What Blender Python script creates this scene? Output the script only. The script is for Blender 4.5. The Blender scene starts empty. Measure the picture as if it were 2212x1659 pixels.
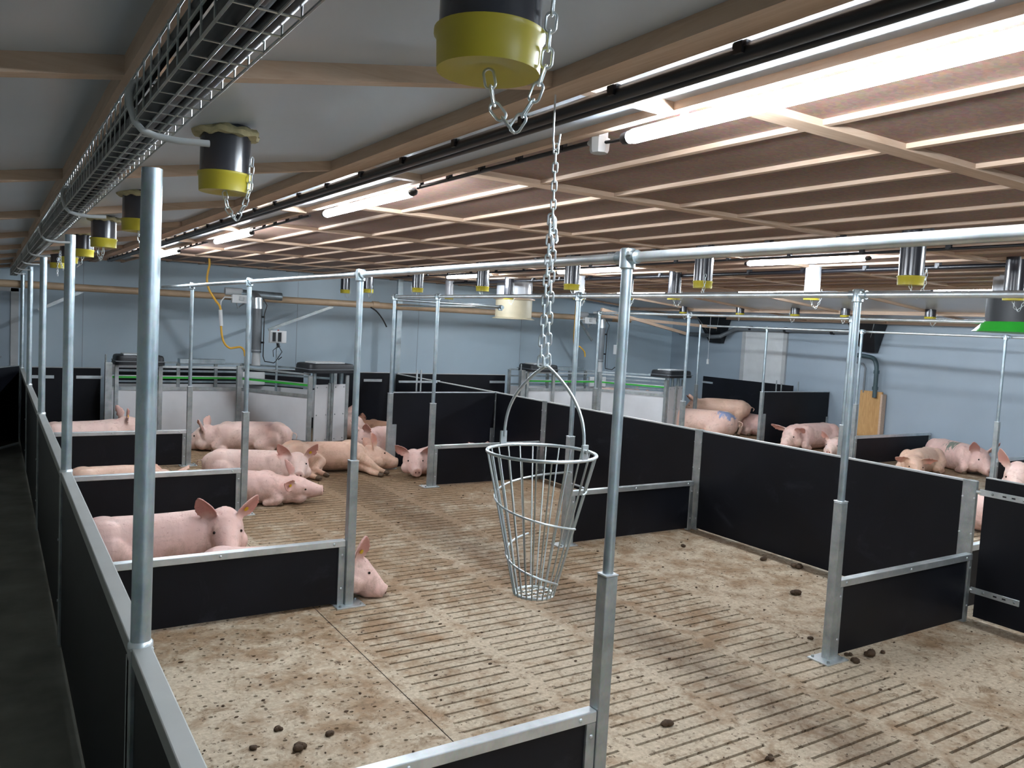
import bpy, math, random
from mathutils import Vector, Matrix
random.seed(7)
PI = math.pi
sc = bpy.context.scene
C = sc.collection

# ------------------------------------------------------------------ camera
W, Hh, FPX = 2212, 1659, 1746.0
pitch, roll, yaw, CAMZ = 0.07148, -0.05353, 0.57413, 1.9313
Fv = Vector((math.sin(yaw)*math.cos(pitch), math.cos(yaw)*math.cos(pitch), -math.sin(pitch)))
Rv = Vector((math.cos(yaw), -math.sin(yaw), 0))
Uv = Rv.cross(Fv)
R2 = Rv*math.cos(roll) - Uv*math.sin(roll)
U2 = Uv*math.cos(roll) + Rv*math.sin(roll)
cd = bpy.data.cameras.new('camera'); cam = bpy.data.objects.new('camera', cd); C.objects.link(cam)
m = Matrix((R2, U2, -Fv)).transposed().to_4x4(); m.translation = Vector((0, 0, CAMZ))
cam.matrix_world = m
cd.sensor_width = 36; cd.lens = FPX/W*36; cd.clip_start = .05; cd.clip_end = 100
sc.camera = cam
# ------------------------------------------------------------------ world, exposure
wd = bpy.data.worlds.new('world'); sc.world = wd; wd.use_nodes = True
bg = wd.node_tree.nodes['Background']; bg.inputs[0].default_value = (.6, .7, 1, 1); bg.inputs[1].default_value = .05
vs = sc.view_settings
vs.view_transform = 'Standard'; vs.look = 'None'; vs.gamma = 1; vs.use_curve_mapping = False
vs.exposure = 1.38
LAMP = 75.0

# ------------------------------------------------------------------ materials
def srgb(h):
    c = [int(h[i:i+2], 16)/255 for i in (0, 2, 4)]
    return tuple([(x/12.92 if x <= .04045 else ((x+.055)/1.055)**2.4) for x in c]) + (1,)
class NT:
    def __init__(s, name):
        s.m = bpy.data.materials.new(name); s.m.use_nodes = True; s.t = s.m.node_tree
        s.b = s.t.nodes['Principled BSDF']; s.tc = s.t.nodes.new('ShaderNodeTexCoord')
    def n(s, typ, **k):
        x = s.t.nodes.new(typ)
        for a, v in k.items(): setattr(x, a, v)
        return x
    def l(s, a, b): s.t.links.new(a, b)
    def map(s, scale=(1, 1, 1), co='Object'):
        mp = s.n('ShaderNodeMapping'); s.l(s.tc.outputs[co], mp.inputs[0]); mp.inputs['Scale'].default_value = scale
        return mp.outputs[0]
    def noise(s, sc_, det=4, rough=.55, vec=None, dist=0):
        x = s.n('ShaderNodeTexNoise'); x.inputs['Scale'].default_value = sc_; x.inputs['Detail'].default_value = det
        x.inputs['Roughness'].default_value = rough; x.inputs['Distortion'].default_value = dist
        s.l(vec if vec is not None else s.tc.outputs['Object'], x.inputs['Vector']); return x.outputs['Fac']
    def ramp(s, fac, stops):
        r = s.n('ShaderNodeValToRGB'); s.l(fac, r.inputs[0]); e = r.color_ramp.elements
        while len(e) < len(stops): e.new(.5)
        for q, (p, c) in zip(e, stops): q.position = p; q.color = c
        return r.outputs[0]
    def mix(s, fac, a, b, mode='MIX'):
        x = s.n('ShaderNodeMix'); x.data_type = 'RGBA'; x.blend_type = mode
        for i, v in ((0, fac), (6, a), (7, b)):
            if isinstance(v, (float, int, tuple)): x.inputs[i].default_value = v
            else: s.l(v, x.inputs[i])
        return x.outputs[2]
    def bump(s, h, st=.2, d=.01):
        x = s.n('ShaderNodeBump'); x.inputs['Strength'].default_value = st; x.inputs['Distance'].default_value = d
        s.l(h, x.inputs['Height']); s.l(x.outputs[0], s.b.inputs['Normal'])
    def col(s, c):
        if isinstance(c, tuple): s.b.inputs['Base Color'].default_value = c
        else: s.l(c, s.b.inputs['Base Color'])
    def set(s, rough=.5, metal=0, spec=None):
        s.b.inputs['Roughness'].default_value = rough; s.b.inputs['Metallic'].default_value = metal
        if spec is not None: s.b.inputs['Specular IOR Level'].default_value = spec
B, Wh = (0, 0, 0, 1), (1, 1, 1, 1)
def simple(name, hexc, rough=.5, metal=0, var=.12, scale=6, spec=None, bump=0):
    t = NT(name); c = srgb(hexc); d = tuple(x*(1-var) for x in c[:3])+(1,); e = tuple(min(1, x*(1+var)) for x in c[:3])+(1,)
    n = t.noise(scale); t.col(t.ramp(n, [(.3, d), (.7, e)])); t.set(rough, metal, spec)
    if bump: t.bump(t.noise(scale*8), bump, .004)
    return t.m
def galv(name, c1, c2, rough=.34, metal=.85, dirt=.25):
    t = NT(name)
    v = t.n('ShaderNodeTexVoronoi'); v.inputs['Scale'].default_value = 110; t.l(t.map((1, 1, .5)), v.inputs['Vector'])
    n = t.noise(9, 5)
    base = t.ramp(n, [(.3, srgb(c1)), (.7, srgb(c2))])
    base = t.mix(.08, base, v.outputs['Color'], 'SOFT_LIGHT')
    d = t.ramp(t.noise(3.3, 6, .7), [(.5, B), (.75, (dirt,)*3+(1,))])
    base = t.mix(d, base, srgb('8d8069'))
    t.col(base); t.set(rough, metal)
    r = t.n('ShaderNodeMapRange'); t.l(n, r.inputs[0]); r.inputs[3].default_value = rough-.08; r.inputs[4].default_value = rough+.14
    t.l(r.outputs[0], t.b.inputs['Roughness'])
    t.bump(n, .08, .002)
    return t.m
M = {}
M['galv'] = galv('galvanised_steel', '9fb0b8', 'c3cfd4')
M['galvd'] = galv('weathered_galvanised', '8f989a', 'b9bfbf', .42, .7, .45)
M['galvw'] = galv('bright_zinc', 'c4cdcf', 'e2e8ea', .36, .8, 0)
M['capgrey'] = simple('matte_grey_cap', '9a9c98', .5, .15, .06, 5)
M['wire'] = galv('welded_wire', 'a9adab', 'cfd3d1', .36, .8, .2)
def panel_black():
    t = NT('black_plastic_panel')
    n = t.noise(1.6, 3); c = t.ramp(n, [(.35, srgb('0d0e13')), (.7, srgb('13151c'))])
    sc1 = t.ramp(t.noise(2.2, 8, .75, dist=.6), [(.6, B), (.78, (.10,)*3+(1,))])
    c = t.mix(sc1, c, srgb('6b7180')); t.col(c); t.set(.45, 0, .25)
    t.bump(t.noise(60, 3), .05, .001)
    return t.m
M['panel'] = panel_black()
def floor_mat():
    t = NT('dirty_concrete')
    big = t.noise(.9, 6, .62); mid = t.noise(4.5, 8, .7, dist=.4); fine = t.noise(38, 5, .7)
    grey = t.ramp(fine, [(.3, srgb('9c8e79')), (.7, srgb('cbbda6'))])
    brown = t.ramp(t.noise(16, 6, .7), [(.3, srgb('715a41')), (.7, srgb('a08466'))])
    sx = t.n('ShaderNodeSeparateXYZ'); t.l(t.tc.outputs['Object'], sx.inputs[0])
    far = t.n('ShaderNodeMapRange'); t.l(sx.outputs[1], far.inputs[0]); far.inputs[1].default_value = 3.5; far.inputs[2].default_value = 9.0
    far.inputs[3].default_value = -.05; far.inputs[4].default_value = .20
    a = t.n('ShaderNodeMath', operation='ADD'); t.l(mid, a.inputs[0]); t.l(far.outputs[0], a.inputs[1])
    bm = t.n('ShaderNodeMath', operation='MULTIPLY_ADD'); t.l(big, bm.inputs[0]); bm.inputs[1].default_value = .7; t.l(a.outputs[0], bm.inputs[2])
    msk = t.ramp(bm.outputs[0], [(.76, B), (.97, (.92,)*3+(1,))])
    c = t.mix(msk, grey, brown)
    dk = t.ramp(t.noise(8, 9, .8, dist=.8), [(.53, B), (.64, (.75,)*3+(1,))])
    c = t.mix(dk, c, srgb('6a5236'))
    dk2 = t.ramp(t.noise(24, 5, .65), [(.59, B), (.65, (.85,)*3+(1,))])
    c = t.mix(dk2, c, srgb('4a3723'))
    t.col(c); t.set(.75, 0, .3); t.bump(mid, .25, .012)
    return t.m
M['floor'] = floor_mat()
M['corr'] = simple('dark_corridor_concrete', '7b7a70', .7, 0, .3, 2.5)
M['pit'] = simple('slurry_pit', '1a1712', .6, 0, .2, 4)
def chip():
    t = NT('chipboard'); v = t.n('ShaderNodeTexVoronoi'); v.inputs['Scale'].default_value = 45; t.l(t.map((1, 1.6, 1)), v.inputs['Vector'])
    n = t.noise(1.2, 3)
    c = t.ramp(n, [(.3, srgb('80665b')), (.7, srgb('8f7468'))])
    c = t.mix(.22, c, v.outputs['Color'], 'SOFT_LIGHT')
    f = t.ramp(t.noise(70, 3), [(.35, (.72, .70, .68, 1)), (.65, Wh)]); c = t.mix(.6, c, f, 'MULTIPLY')
    t.col(c); t.set(.55, 0, .4); return t.m
M['chip'] = chip()
def wood(name, a, b, sx=(1, 1, 1)):
    t = NT(name); n = t.noise(5, 6, .6, t.map(sx), 1.2); c = t.ramp(n, [(.3, srgb(a)), (.7, srgb(b))])
    k = t.ramp(t.noise(2.3, 2), [(.7, B), (.78, (.5,)*3+(1,))]); c = t.mix(k, c, srgb('7d5636'))
    t.col(c); t.set(.62, 0, .3); return t.m
M['woodx'] = wood('planed_softwood', 'ba9e86', 'ccb39d', (.6, 8, 8))
M['woody'] = wood('softwood_batten', 'bda18a', 'ceb6a1', (8, .6, 8))
M['woodo'] = wood('knotty_board', 'b58a55', 'd2a873', (5, 5, .7))
def white_panel(name, a, b):
    t = NT(name); n = t.noise(1.1, 4); t.col(t.ramp(n, [(.3, srgb(a)), (.7, srgb(b))])); t.set(.28, 0, .5)
    t.bump(t.noise(120, 3), .06, .002)
    return t.m
M['cpanel'] = white_panel('grey_white_roof_panel', 'b9c2cd', 'c6ced8')
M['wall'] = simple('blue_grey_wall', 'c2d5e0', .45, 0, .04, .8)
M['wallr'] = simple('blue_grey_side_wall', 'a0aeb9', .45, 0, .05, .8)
M['darkwall'] = simple('corridor_wall', '85867f', .7, 0, .1, 1)
M['blackp'] = simple('black_pipe_plastic', '16161c', .38, 0, .2, 3)
M['greyp'] = simple('grey_pvc', '6f7478', .4, 0, .1, 3)
M['lgreyp'] = simple('light_grey_plastic', 'b9bcbc', .45, 0, .08, 5)
M['white'] = simple('white_plastic', 'd8dbdb', .4, 0, .05, 5)
M['station'] = simple('white_station_panel', 'c8cacc', .45, 0, .07, 2.2)
M['yellow'] = simple('yellow_plastic', 'b3a52c', .4, 0, .08, 8)
M['yellowb'] = simple('yellow_tag', 'd8b021', .5, 0, .08, 8)
M['hose'] = simple('yellow_hose', 'dca93a', .45, 0, .1, 8)
M['green'] = simple('green_plastic', '2fa335', .4, 0, .08, 5)
M['foam'] = simple('foam_filler', 'b9b08a', .9, 0, .2, 30, bump=.6)
M['beige'] = simple('beige_duct', 'b5ac92', .45, 0, .1, 4)
M['pipebeige'] = simple('beige_feed_pipe', 'b39a7e', .4, 0, .1, 5)
M['black'] = simple('black_moulding', '131519', .5, 0, .15, 4)
M['dung'] = simple('manure', '46331f', .8, 0, .3, 30, bump=.5)
M['hoof'] = simple('hoof', '5d4a38', .6, 0, .2, 15)
M['eye'] = simple('pig_eye', '1b1210', .15, 0, .1, 5)
M['nostril'] = simple('nostril', '5b2a26', .5, 0, .1, 9)
def tube_mat():
    t = NT('smoky_tube_plastic'); n = t.noise(3); t.col(t.ramp(n, [(.3, srgb('26272c')), (.7, srgb('3a3b42'))])); t.set(.22, 0, .6); return t.m
M['tube'] = tube_mat()
M['duct_tubelit'] = simple('white_duct_and_lit_tube_plastic', 'c9ccd2', .2, 0, .05, 3, .6)  # white of the ducts; on drop tubes, lamp glow put into the colour
def lamp_mat():
    t = NT('led_tube_light'); t.col((.9, .95, 1, 1)); n = t.noise(2)
    t.b.inputs['Emission Color'].default_value = (.82, .91, 1, 1); t.b.inputs['Emission Strength'].default_value = LAMP
    return t.m
M['lamp'] = lamp_mat()
def pig_mat(name, a, b, dirt=.35, dirtc='8e6a4b', mark=None):
    t = NT(name)
    n = t.noise(3.2, 5, .6); c = t.ramp(n, [(.3, srgb(a)), (.7, srgb(b))])
    sx = t.n('ShaderNodeSeparateXYZ'); t.l(t.tc.outputs['Object'], sx.inputs[0])
    # dirt patches low on the flanks and in blotches
    d = t.noise(6, 7, .72, dist=.5)
    z = t.n('ShaderNodeMapRange'); t.l(sx.outputs[2], z.inputs[0]); z.inputs[1].default_value = .34; z.inputs[2].default_value = 0; z.inputs[3].default_value = -.03; z.inputs[4].default_value = .12
    a1 = t.n('ShaderNodeMath', operation='ADD'); t.l(d, a1.inputs[0]); t.l(z.outputs[0], a1.inputs[1])
    dm = t.ramp(a1.outputs[0], [(.52, B), (.72, (dirt,)*3+(1,))])
    at = t.n('ShaderNodeAttribute'); at.attribute_name = 'blush'; bl = t.n('ShaderNodeMath', operation='MULTIPLY'); t.l(at.outputs['Fac'], bl.inputs[0]); bl.inputs[1].default_value = .6
    c = t.mix(bl.outputs[0], c, srgb('c47c70'))
    c = t.mix(dm, c, srgb(dirtc))
    s = t.ramp(t.noise(34, 3, .5), [(.70, B), (.74, (.55,)*3+(1,))]); c = t.mix(s, c, srgb('94564b'))
    sc2 = t.ramp(t.noise(14, 4, .6, t.map((1.2, .5, 3.5)), 1.5), [(.62, B), (.68, (.4,)*3+(1,))]); c = t.mix(sc2, c, srgb('a8635a'))
    if mark:
        mc, (mx, my, mr) = mark
        v = t.n('ShaderNodeVectorMath', operation='DISTANCE'); v.inputs[1].default_value = (mx, my, .36); t.l(t.tc.outputs['Object'], v.inputs[0])
        nn = t.noise(9, 2, .5, t.map((2.5, 1, 1)), 1); ad = t.n('ShaderNodeMath', operation='MULTIPLY_ADD'); t.l(nn, ad.inputs[0]); ad.inputs[1].default_value = .35; t.l(v.outputs['Value'], ad.inputs[2])
        mm = t.ramp(ad.outputs[0], [(mr+.14, (.75,)*3+(1,)), (mr+.18, B)]); c = t.mix(mm, c, srgb(mc))
    t.col(c); t.set(.5, 0, .35)
    t.b.inputs['Subsurface Weight'].default_value = .12; t.b.inputs['Subsurface Radius'].default_value = (.02, .008, .005)
    bb = t.n('ShaderNodeMath', operation='MULTIPLY_ADD'); t.l(t.noise(11, 4, .6, t.map((1.6, .8, .6))), bb.inputs[0]); bb.inputs[1].default_value = 2.2; t.l(t.noise(60, 5, .65), bb.inputs[2]); t.bump(bb.outputs[0], .28, .006)
    return t.m

# ------------------------------------------------------------------ mesh kit
class MB:
    def __init__(s): s.v = []; s.f = []
    def add(s, v, f):
        o = len(s.v); s.v += [tuple(p) for p in v]; s.f += [tuple(i+o for i in q) for q in f]; return s
    def box(s, x0, y0, z0, x1, y1, z1, mat=None):
        v = [(x, y, z) for x in (x0, x1) for y in (y0, y1) for z in (z0, z1)]
        if mat: v = [mat @ Vector(p) for p in v]
        return s.add(v, [(0, 1, 3, 2), (4, 6, 7, 5), (0, 4, 5, 1), (2, 3, 7, 6), (0, 2, 6, 4), (1, 5, 7, 3)])
    def bar(s, a, b, w, h, up=(0, 0, 1)):      # box along a line, w sideways, h along up
        a, b = Vector(a), Vector(b); d = (b-a).normalized(); up = Vector(up)
        sd = d.cross(up).normalized(); u = sd.cross(d)
        v = [p+sd*(w/2*i)+u*(h/2*j) for p in (a, b) for i in (-1, 1) for j in (-1, 1)]
        return s.add(v, [(0, 1, 3, 2), (4, 6, 7, 5), (0, 4, 5, 1), (2, 3, 7, 6), (0, 2, 6, 4), (1, 5, 7, 3)])
    def path(s, pts, r, n=10, closed=False):
        pts = [Vector(p) for p in pts]; N = len(pts); rings = []; prev = None
        rr = r if isinstance(r, (list, tuple)) else [r]*N
        for i, p in enumerate(pts):
            if closed: d = pts[(i+1) % N]-pts[i-1]
            else: d = pts[min(i+1, N-1)]-pts[max(i-1, 0)]
            d.normalize()
            if prev is None: a = d.orthogonal().normalized()
            else:
                a = prev-d*prev.dot(d)
                a = a.normalized() if a.length > 1e-6 else d.orthogonal().normalized()
            prev = a; b = d.cross(a)
            rings.append([p+(a*math.cos(2*PI*k/n)+b*math.sin(2*PI*k/n))*rr[i] for k in range(n)])
        v = [q for R in rings for q in R]; f = []
        for i in range(N if closed else N-1):
            j = (i+1) % N
            for k in range(n): f.append((i*n+k, i*n+(k+1) % n, j*n+(k+1) % n, j*n+k))
        if not closed: f += [tuple(range(n-1, -1, -1)), tuple((N-1)*n+k for k in range(n))]
        return s.add(v, f)
    def cyl(s, a, b, r, n=16, r2=None): return s.path([a, b], [r, r if r2 is None else r2], n)
    def lathe(s, prof, cx=0, cy=0, n=32, caps=True):
        v = [(cx+r*math.cos(2*PI*k/n), cy+r*math.sin(2*PI*k/n), z) for r, z in prof for k in range(n)]; f = []
        for i in range(len(prof)-1):
            for k in range(n): f.append((i*n+k, i*n+(k+1) % n, (i+1)*n+(k+1) % n, (i+1)*n+k))
        if caps: f += [tuple(range(n-1, -1, -1)), tuple((len(prof)-1)*n+k for k in range(n))]
        return s.add(v, f)
    def ell(s, c, r, n=12, m=8, rot=None):
        v = []; f = []
        for i in range(1, m):
            for k in range(n):
                t, q = PI*i/m, 2*PI*k/n; v.append(Vector((r[0]*math.sin(t)*math.cos(q), r[1]*math.sin(t)*math.sin(q), r[2]*math.cos(t))))
        v += [Vector((0, 0, r[2])), Vector((0, 0, -r[2]))]
        if rot: v = [rot @ p for p in v]
        v = [p+Vector(c) for p in v]
        for i in range(m-2):
            for k in range(n): f.append((i*n+k, (i+1)*n+k, (i+1)*n+(k+1) % n, i*n+(k+1) % n))
        T, Bt = (m-1)*n, (m-1)*n+1
        for k in range(n): f.append((T, k, (k+1) % n)); f.append((Bt, (m-2)*n+(k+1) % n, (m-2)*n+k))
        return s.add(v, f)
    def mesh(s, name, mat, smooth=False):
        me = bpy.data.meshes.new(name); me.from_pydata(s.v, [], s.f); me.update()
        if mat: me.materials.append(mat)
        if smooth:
            me.shade_smooth()
            if smooth != 'all':
                try: me.set_sharp_from_angle(angle=math.radians(40))
                except Exception: pass
        return me
    def build(s, name, mat, parent=None, smooth=True, bevel=0, loc=None):
        o = bpy.data.objects.new(name, s.mesh(name, mat, smooth)); C.objects.link(o)
        if parent is not None: o.parent = parent
        if loc: o.location = loc
        if bevel:
            b = o.modifiers.new('bevel', 'BEVEL'); b.width = bevel; b.segments = 2; b.limit_method = 'ANGLE'
        return o
def tag(o, label, cat, group=None, kind=None):
    if label: o['label'] = label
    if cat: o['category'] = cat
    if group: o['group'] = group
    if kind: o['kind'] = kind
    return o
def thing(name, label, cat, loc=(0, 0, 0), rz=0, group=None):
    o = bpy.data.objects.new(name, None); C.objects.link(o); o.location = loc; o.rotation_euler = (0, 0, rz)
    return tag(o, label, cat, group)
def struct(name, mb, mat, smooth=False):
    o = mb.build(name, mat, None, smooth); o['kind'] = 'structure'; return o
def dup(src, loc, rz=None, label=None):
    def cp(o, par):
        c = o.copy(); C.objects.link(c); c.parent = par
        for ch in [x for x in o.children]: cp(ch, c)
        return c
    r = src.copy(); C.objects.link(r)
    for ch in [x for x in src.children]: cp(ch, r)
    r.location = loc
    if rz is not None: r.rotation_euler = (0, 0, rz)
    if label: r['label'] = label
    return r
ORD = ['nearest', 'second', 'third', 'fourth', 'fifth', 'sixth', 'seventh', 'eighth', 'ninth', 'tenth']

# ------------------------------------------------------------------ room shell
XL, XA, XB, XC, XD, XE, XR = .355, 2.04, 4.33, 5.95, 8.38, 11.5, 13.75
Y0, DY = 2.383, 2.692
YA = [Y0+DY*i for i in range(4)]
YB = [3.0, 5.69, 8.37]
YEND = 14.3
XW = -1.35
def zc(x):            # underside of the roof panels
    if x < 1.30: return 2.395+.18*x
    if x < 1.78: return 2.629
    if x < 9.55: return 2.695
    return 2.695-.078*(x-9.55)
# floor with real slots and holes
fb = MB()
D = .05
def quad(x0, y0, x1, y1, z=0): fb.add([(x0, y0, z), (x1, y0, z), (x1, y1, z), (x0, y1, z)], [(0, 1, 2, 3)])
def slot_column(x0, x1, xs0, xs1, y0, y1, off=0):
    quad(x0, y0, xs0, y1); quad(xs1, y0, x1, y1)
    y = y0; pitch_, g = .0945, .017
    while y+pitch_ <= y1+1e-6:
        a = y+(pitch_-g)/2; b = a+g
        quad(xs0, y, xs1, a); quad(xs0, b, xs1, y+pitch_)
        r = [(xs0, a), (xs1, a), (xs1, b), (xs0, b)]
        v = [(p[0], p[1], z) for z in (0, -D) for p in r]
        fb.add(v, [(0, 4, 5, 1), (1, 5, 6, 2), (2, 6, 7, 3), (3, 7, 4, 0), (4, 7, 6, 5)])
        y += pitch_
    if y < y1: quad(xs0, y, xs1, y1)
def hole_zone(x0, x1, y0, y1, p=.122, r=.011):
    nx = int((x1-x0)/p); ny = int((y1-y0)/p)
    X1, Y1 = x0+nx*p, y0+ny*p
    quad(X1, y0, x1, y1); quad(x0, Y1, X1, y1)
    for i in range(nx):
        for j in range(ny):
            cx, cy = x0+(i+.5)*p, y0+(j+.5)*p; h = p/2
            sq = [(1, 0), (1, 1), (0, 1), (-1, 1), (-1, 0), (-1, -1), (0, -1), (1, -1)]
            v = [(cx+a*h, cy+b*h, 0) for a, b in sq]
            v += [(cx+r*math.cos(PI/4*k), cy+r*.8*math.sin(PI/4*k), 0) for k in range(8)]
            v += [(cx+r*math.cos(PI/4*k), cy+r*.8*math.sin(PI/4*k), -D) for k in range(8)]
            f = []
            for k in range(8):
                q = (k+1) % 8; f += [(k, q, 8+q, 8+k), (8+k, 8+q, 16+q, 16+k)]
            f.append(tuple(range(16, 24))); fb.add(v, f)
YN = -2.6
hole_zone(.34, 1.807, .5, 8.0)
quad(.34, YN, 1.807, .5); quad(.34, 8.0, 1.807, YEND)
for i in range(4):
    a = 1.812+i*.664
    slot_column(a, a+.664, a+.08, a+.64, .4, 12.2)
quad(1.812, YN, 4.468, .4); quad(1.812, 12.2, 4.468, YEND)
quad(4.468, YN, 7.0, YEND)
for i in range(6):
    a = 7.0+i*.664
    slot_column(a, a+.664, a+.08, a+.64, 2.0, 12.2)
quad(7.0, YN, 10.984, 2.0); quad(7.0, 12.2, 10.984, YEND); quad(10.984, YN, XR, YEND)
struct('floor', fb, M['floor'])
b = MB().box(.34, YN, -.30, XR, YEND, -.06); struct('trim_pit', b, M['pit'])
b = MB().box(XW, YN, -.30, .34, YEND, 0); struct('floor_corridor', b, M['corr'])
# walls
struct('wall_far', MB().box(XW-.1, YEND, -.3, XR+.2, YEND+.12, 3.0), M['wall'])
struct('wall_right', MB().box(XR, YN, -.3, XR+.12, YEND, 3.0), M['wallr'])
struct('wall_left', MB().box(XW-.12, YN, -.3, XW, YEND, 3.0), M['darkwall'])
struct('wall_near', MB().box(XW-.1, YN-.12, -.3, XR+.2, YN, 3.0), M['wall'])
# vertical joints of the wall panels
k = 1
for x in (1.2, 4.6, 7.0, 9.4, 11.8):
    struct('trim_%d' % k, MB().box(x-.004, YEND-.004, 0, x+.004, YEND, 2.7), M['wallr']); k += 1
# roof panels
def roof(name, x0, x1, mat):
    b = MB(); v = []
    for x in (x0, x1):
        for y in (YN, YEND): v += [(x, y, zc(x+(1e-4 if x == x0 else -1e-4))), (x, y, 2.95)]
    b.add(v, [(0, 2, 6, 4), (1, 5, 7, 3), (0, 4, 5, 1), (2, 3, 7, 6), (0, 1, 3, 2), (4, 6, 7, 5)])
    struct(name, b, mat)
roof('ceiling_left', XW, 1.30, M['cpanel']); roof('ceiling_strip', 1.30, 1.78, M['cpanel']); roof('ceiling', 1.78, 9.55, M['chip']); roof('ceiling_right', 9.55, XR, M['cpanel'])
# battens
kk = 10
def trim(mb, mat):
    global kk
    o = struct('trim_%d' % kk, mb, mat); kk += 1; return o
YBT = [1.87+1.705*i for i in range(8)]
for y in YBT+[.16, -1.5]:
    trim(MB().bar((XW, y, zc(XW)-.016), (1.30, y, zc(1.29)-.016), .045, .045).box(1.30, y-.0225, 2.596, 1.73, y+.0225, 2.64), M['woodx'])
    trim(MB().box(1.78, y-.042, 2.670, 9.55, y+.042, 2.695), M['woodx'])
    trim(MB().bar((9.55, y, zc(9.551)-.014), (XR, y, zc(XR)-.014), .04, .04), M['woodx'])
for x, w, dd in ((.25, .055, .045), (1.32, .095, .05), (1.738, .034, .026)):
    trim(MB().box(x-w/2, YN, zc(x)-dd, x+w/2, YEND, zc(x)+(.01 if x < 1.5 else .09)), M['woody'])
ys = sorted(YBT+[.16, -1.5])
x = 2.41; ii = 0
while x < 9.5:
    trim(MB().box(x-.016, YN, 2.6755, x+.016, YEND, 2.6955), M['woody']); x += .495
for x in (9.57, 12.2, 13.6):
    trim(MB().box(x-.03, YN, zc(x)-.055, x+.03, YEND, zc(x)+.01), M['woody'])

# ------------------------------------------------------------------ lamps
def make_lamp(L=1.26):
    t = thing('tube_lamp', '', 'lamp', group='tube lamps under the ceiling')
    g = MB(); r = .024; h = L/2
    g.path([(0, -h, 0), (0, -h+.02, 0), (0, h-.02, 0), (0, h, 0)], [r*.7, r, r, r*.7], 16)
    g.build('light_tube', M['lamp'], t)
    for s in (-1, 1):
        MB().path([(0, s*h, 0), (0, s*(h+.03), 0), (0, s*(h+.045), 0)], [.022, .02, .008], 12).build('end_cap', M['black'], t)
        MB().box(-.008, s*h*.6-.01, .02, .008, s*h*.6+.01, .055).build('clip', M['galv'], t)
    return t
lampspec = [(1.795, 1.50, 2.583, 'long tube lamp, the largest and nearest one, under the grey roof panel edge'),
 (1.795, 4.44, 2.583, 'tube lamp right behind the nearest one in the left row'),
 (1.795, 7.48, 2.583, 'third tube lamp in the left row, beside the black pipe end'),
 (1.795, 10.57, 2.583, 'farthest small tube lamp in the left row, near the far wall'),
 (1.795, -1.5, 2.583, None),
 (6.15, 10.95, 2.655, 'glaring tube lamp of the middle row seen right of the second overhead rail post'),
 (6.15, 7.92, 2.655, 'tube lamp of the middle row seen behind the hanging chain'),
 (6.15, 4.79, 2.655, 'widest tube lamp of the middle row, with a lit white drop tube below it'),
 (6.15, 1.5, 2.655, None),
 (9.75, 11.0, 2.64, 'small tube lamp behind the tall clamped post, right row'),
 (9.75, 8.1, 2.64, 'tube lamp just above the overhead rail, left of the drop tube painted lamp-lit white'),
 (9.75, 5.0, 2.64, 'small tube lamp above the rail beside the black and green air duct'),
 (9.75, 2.0, 2.64, None), (12.9, 8.0, 2.42, None)]
lamp0 = make_lamp()
first = True
for x, y, z, lab in lampspec:
    if lab is None: lab = 'tube lamp outside the picture, row beginning at %s of the pens' % {1.795: 'the left side', 6.15: 'the middle', 9.75: 'the right side', 12.9: 'the far right'}[x]
    if x > 12: continue
    o = lamp0 if first else dup(lamp0, (x, y, z))
    o.location = (x, y, z); o['label'] = lab; first = False

# ------------------------------------------------------------------ left pen front wall and posts
for i in range(6):
    y0 = -.35+(0 if i == 0 else 0); y0 = -2.4 if i == 0 else (YA+[YA[3]+2.6])[i-1]
    y1 = (YA+[YA[3]+2.6, 13.3])[i]
    nm = ['nearest section of the black pen wall, with its grey cap at the bottom left', 'second section of the black pen wall, between the two nearest pipe posts',
          'third section of the black pen wall along the corridor', 'fourth section of the black pen wall along the corridor',
          'fifth section of the black pen wall, far down the corridor', 'last short section of pen wall by the far gates'][i]
    t = thing('pen_wall_section', nm, 'partition', (XL, y0, 0), group='sections of the pen wall along the corridor')
    MB().box(-.018, 0, .02, .018, y1-y0-.012, .95).build('panel', M['panel'], t, False)
    c = MB().box(-.026, .004, .945, .026, y1-y0-.012, .992).build('top_cap', M['capgrey'], t, False, .004)
    MB().box(-.03, .0, 0, -.018, .05, .95).build('edge_channel', M['galvd'], t, False)
    for q in (.25, .6): MB().cyl((-.03, .025, q), (-.036, .025, q), .008, 8).build('bolt', M['galvw'], t)
lp = [((335, 352), 0), ((160, 505), 1), ((98, 552), 2), ((70, 577), 3), ((50, 590), 4)]
for i in range(5):
    y = (YA+[YA[3]+2.6])[i]
    t = thing('pipe_post', ['thick galvanised pipe post in the left foreground, standing on the pen wall', 'second galvanised pipe post on the pen wall from the front',
        'third galvanised pipe post on the pen wall', 'fourth galvanised pipe post on the pen wall', 'farthest thin pipe post on the pen wall'][i], 'post', (XL, y, .99), group='pipe posts standing on the corridor pen wall')
    zt = 2.30-.99
    MB().cyl((0, 0, -.02), (.004, 0, zt), .0265, 20).build('pipe', M['galv'], t)
    MB().box(-.03, -.035, -.99, .03, .03, -.001).build('base_channel', M['galvd'], t, False, .003)
    MB().path([(0, 0, -.004), (0, 0, .008), (0, 0, .014)], [.033, .033, .028], 18).build('weld', M['galvw'], t)

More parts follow.
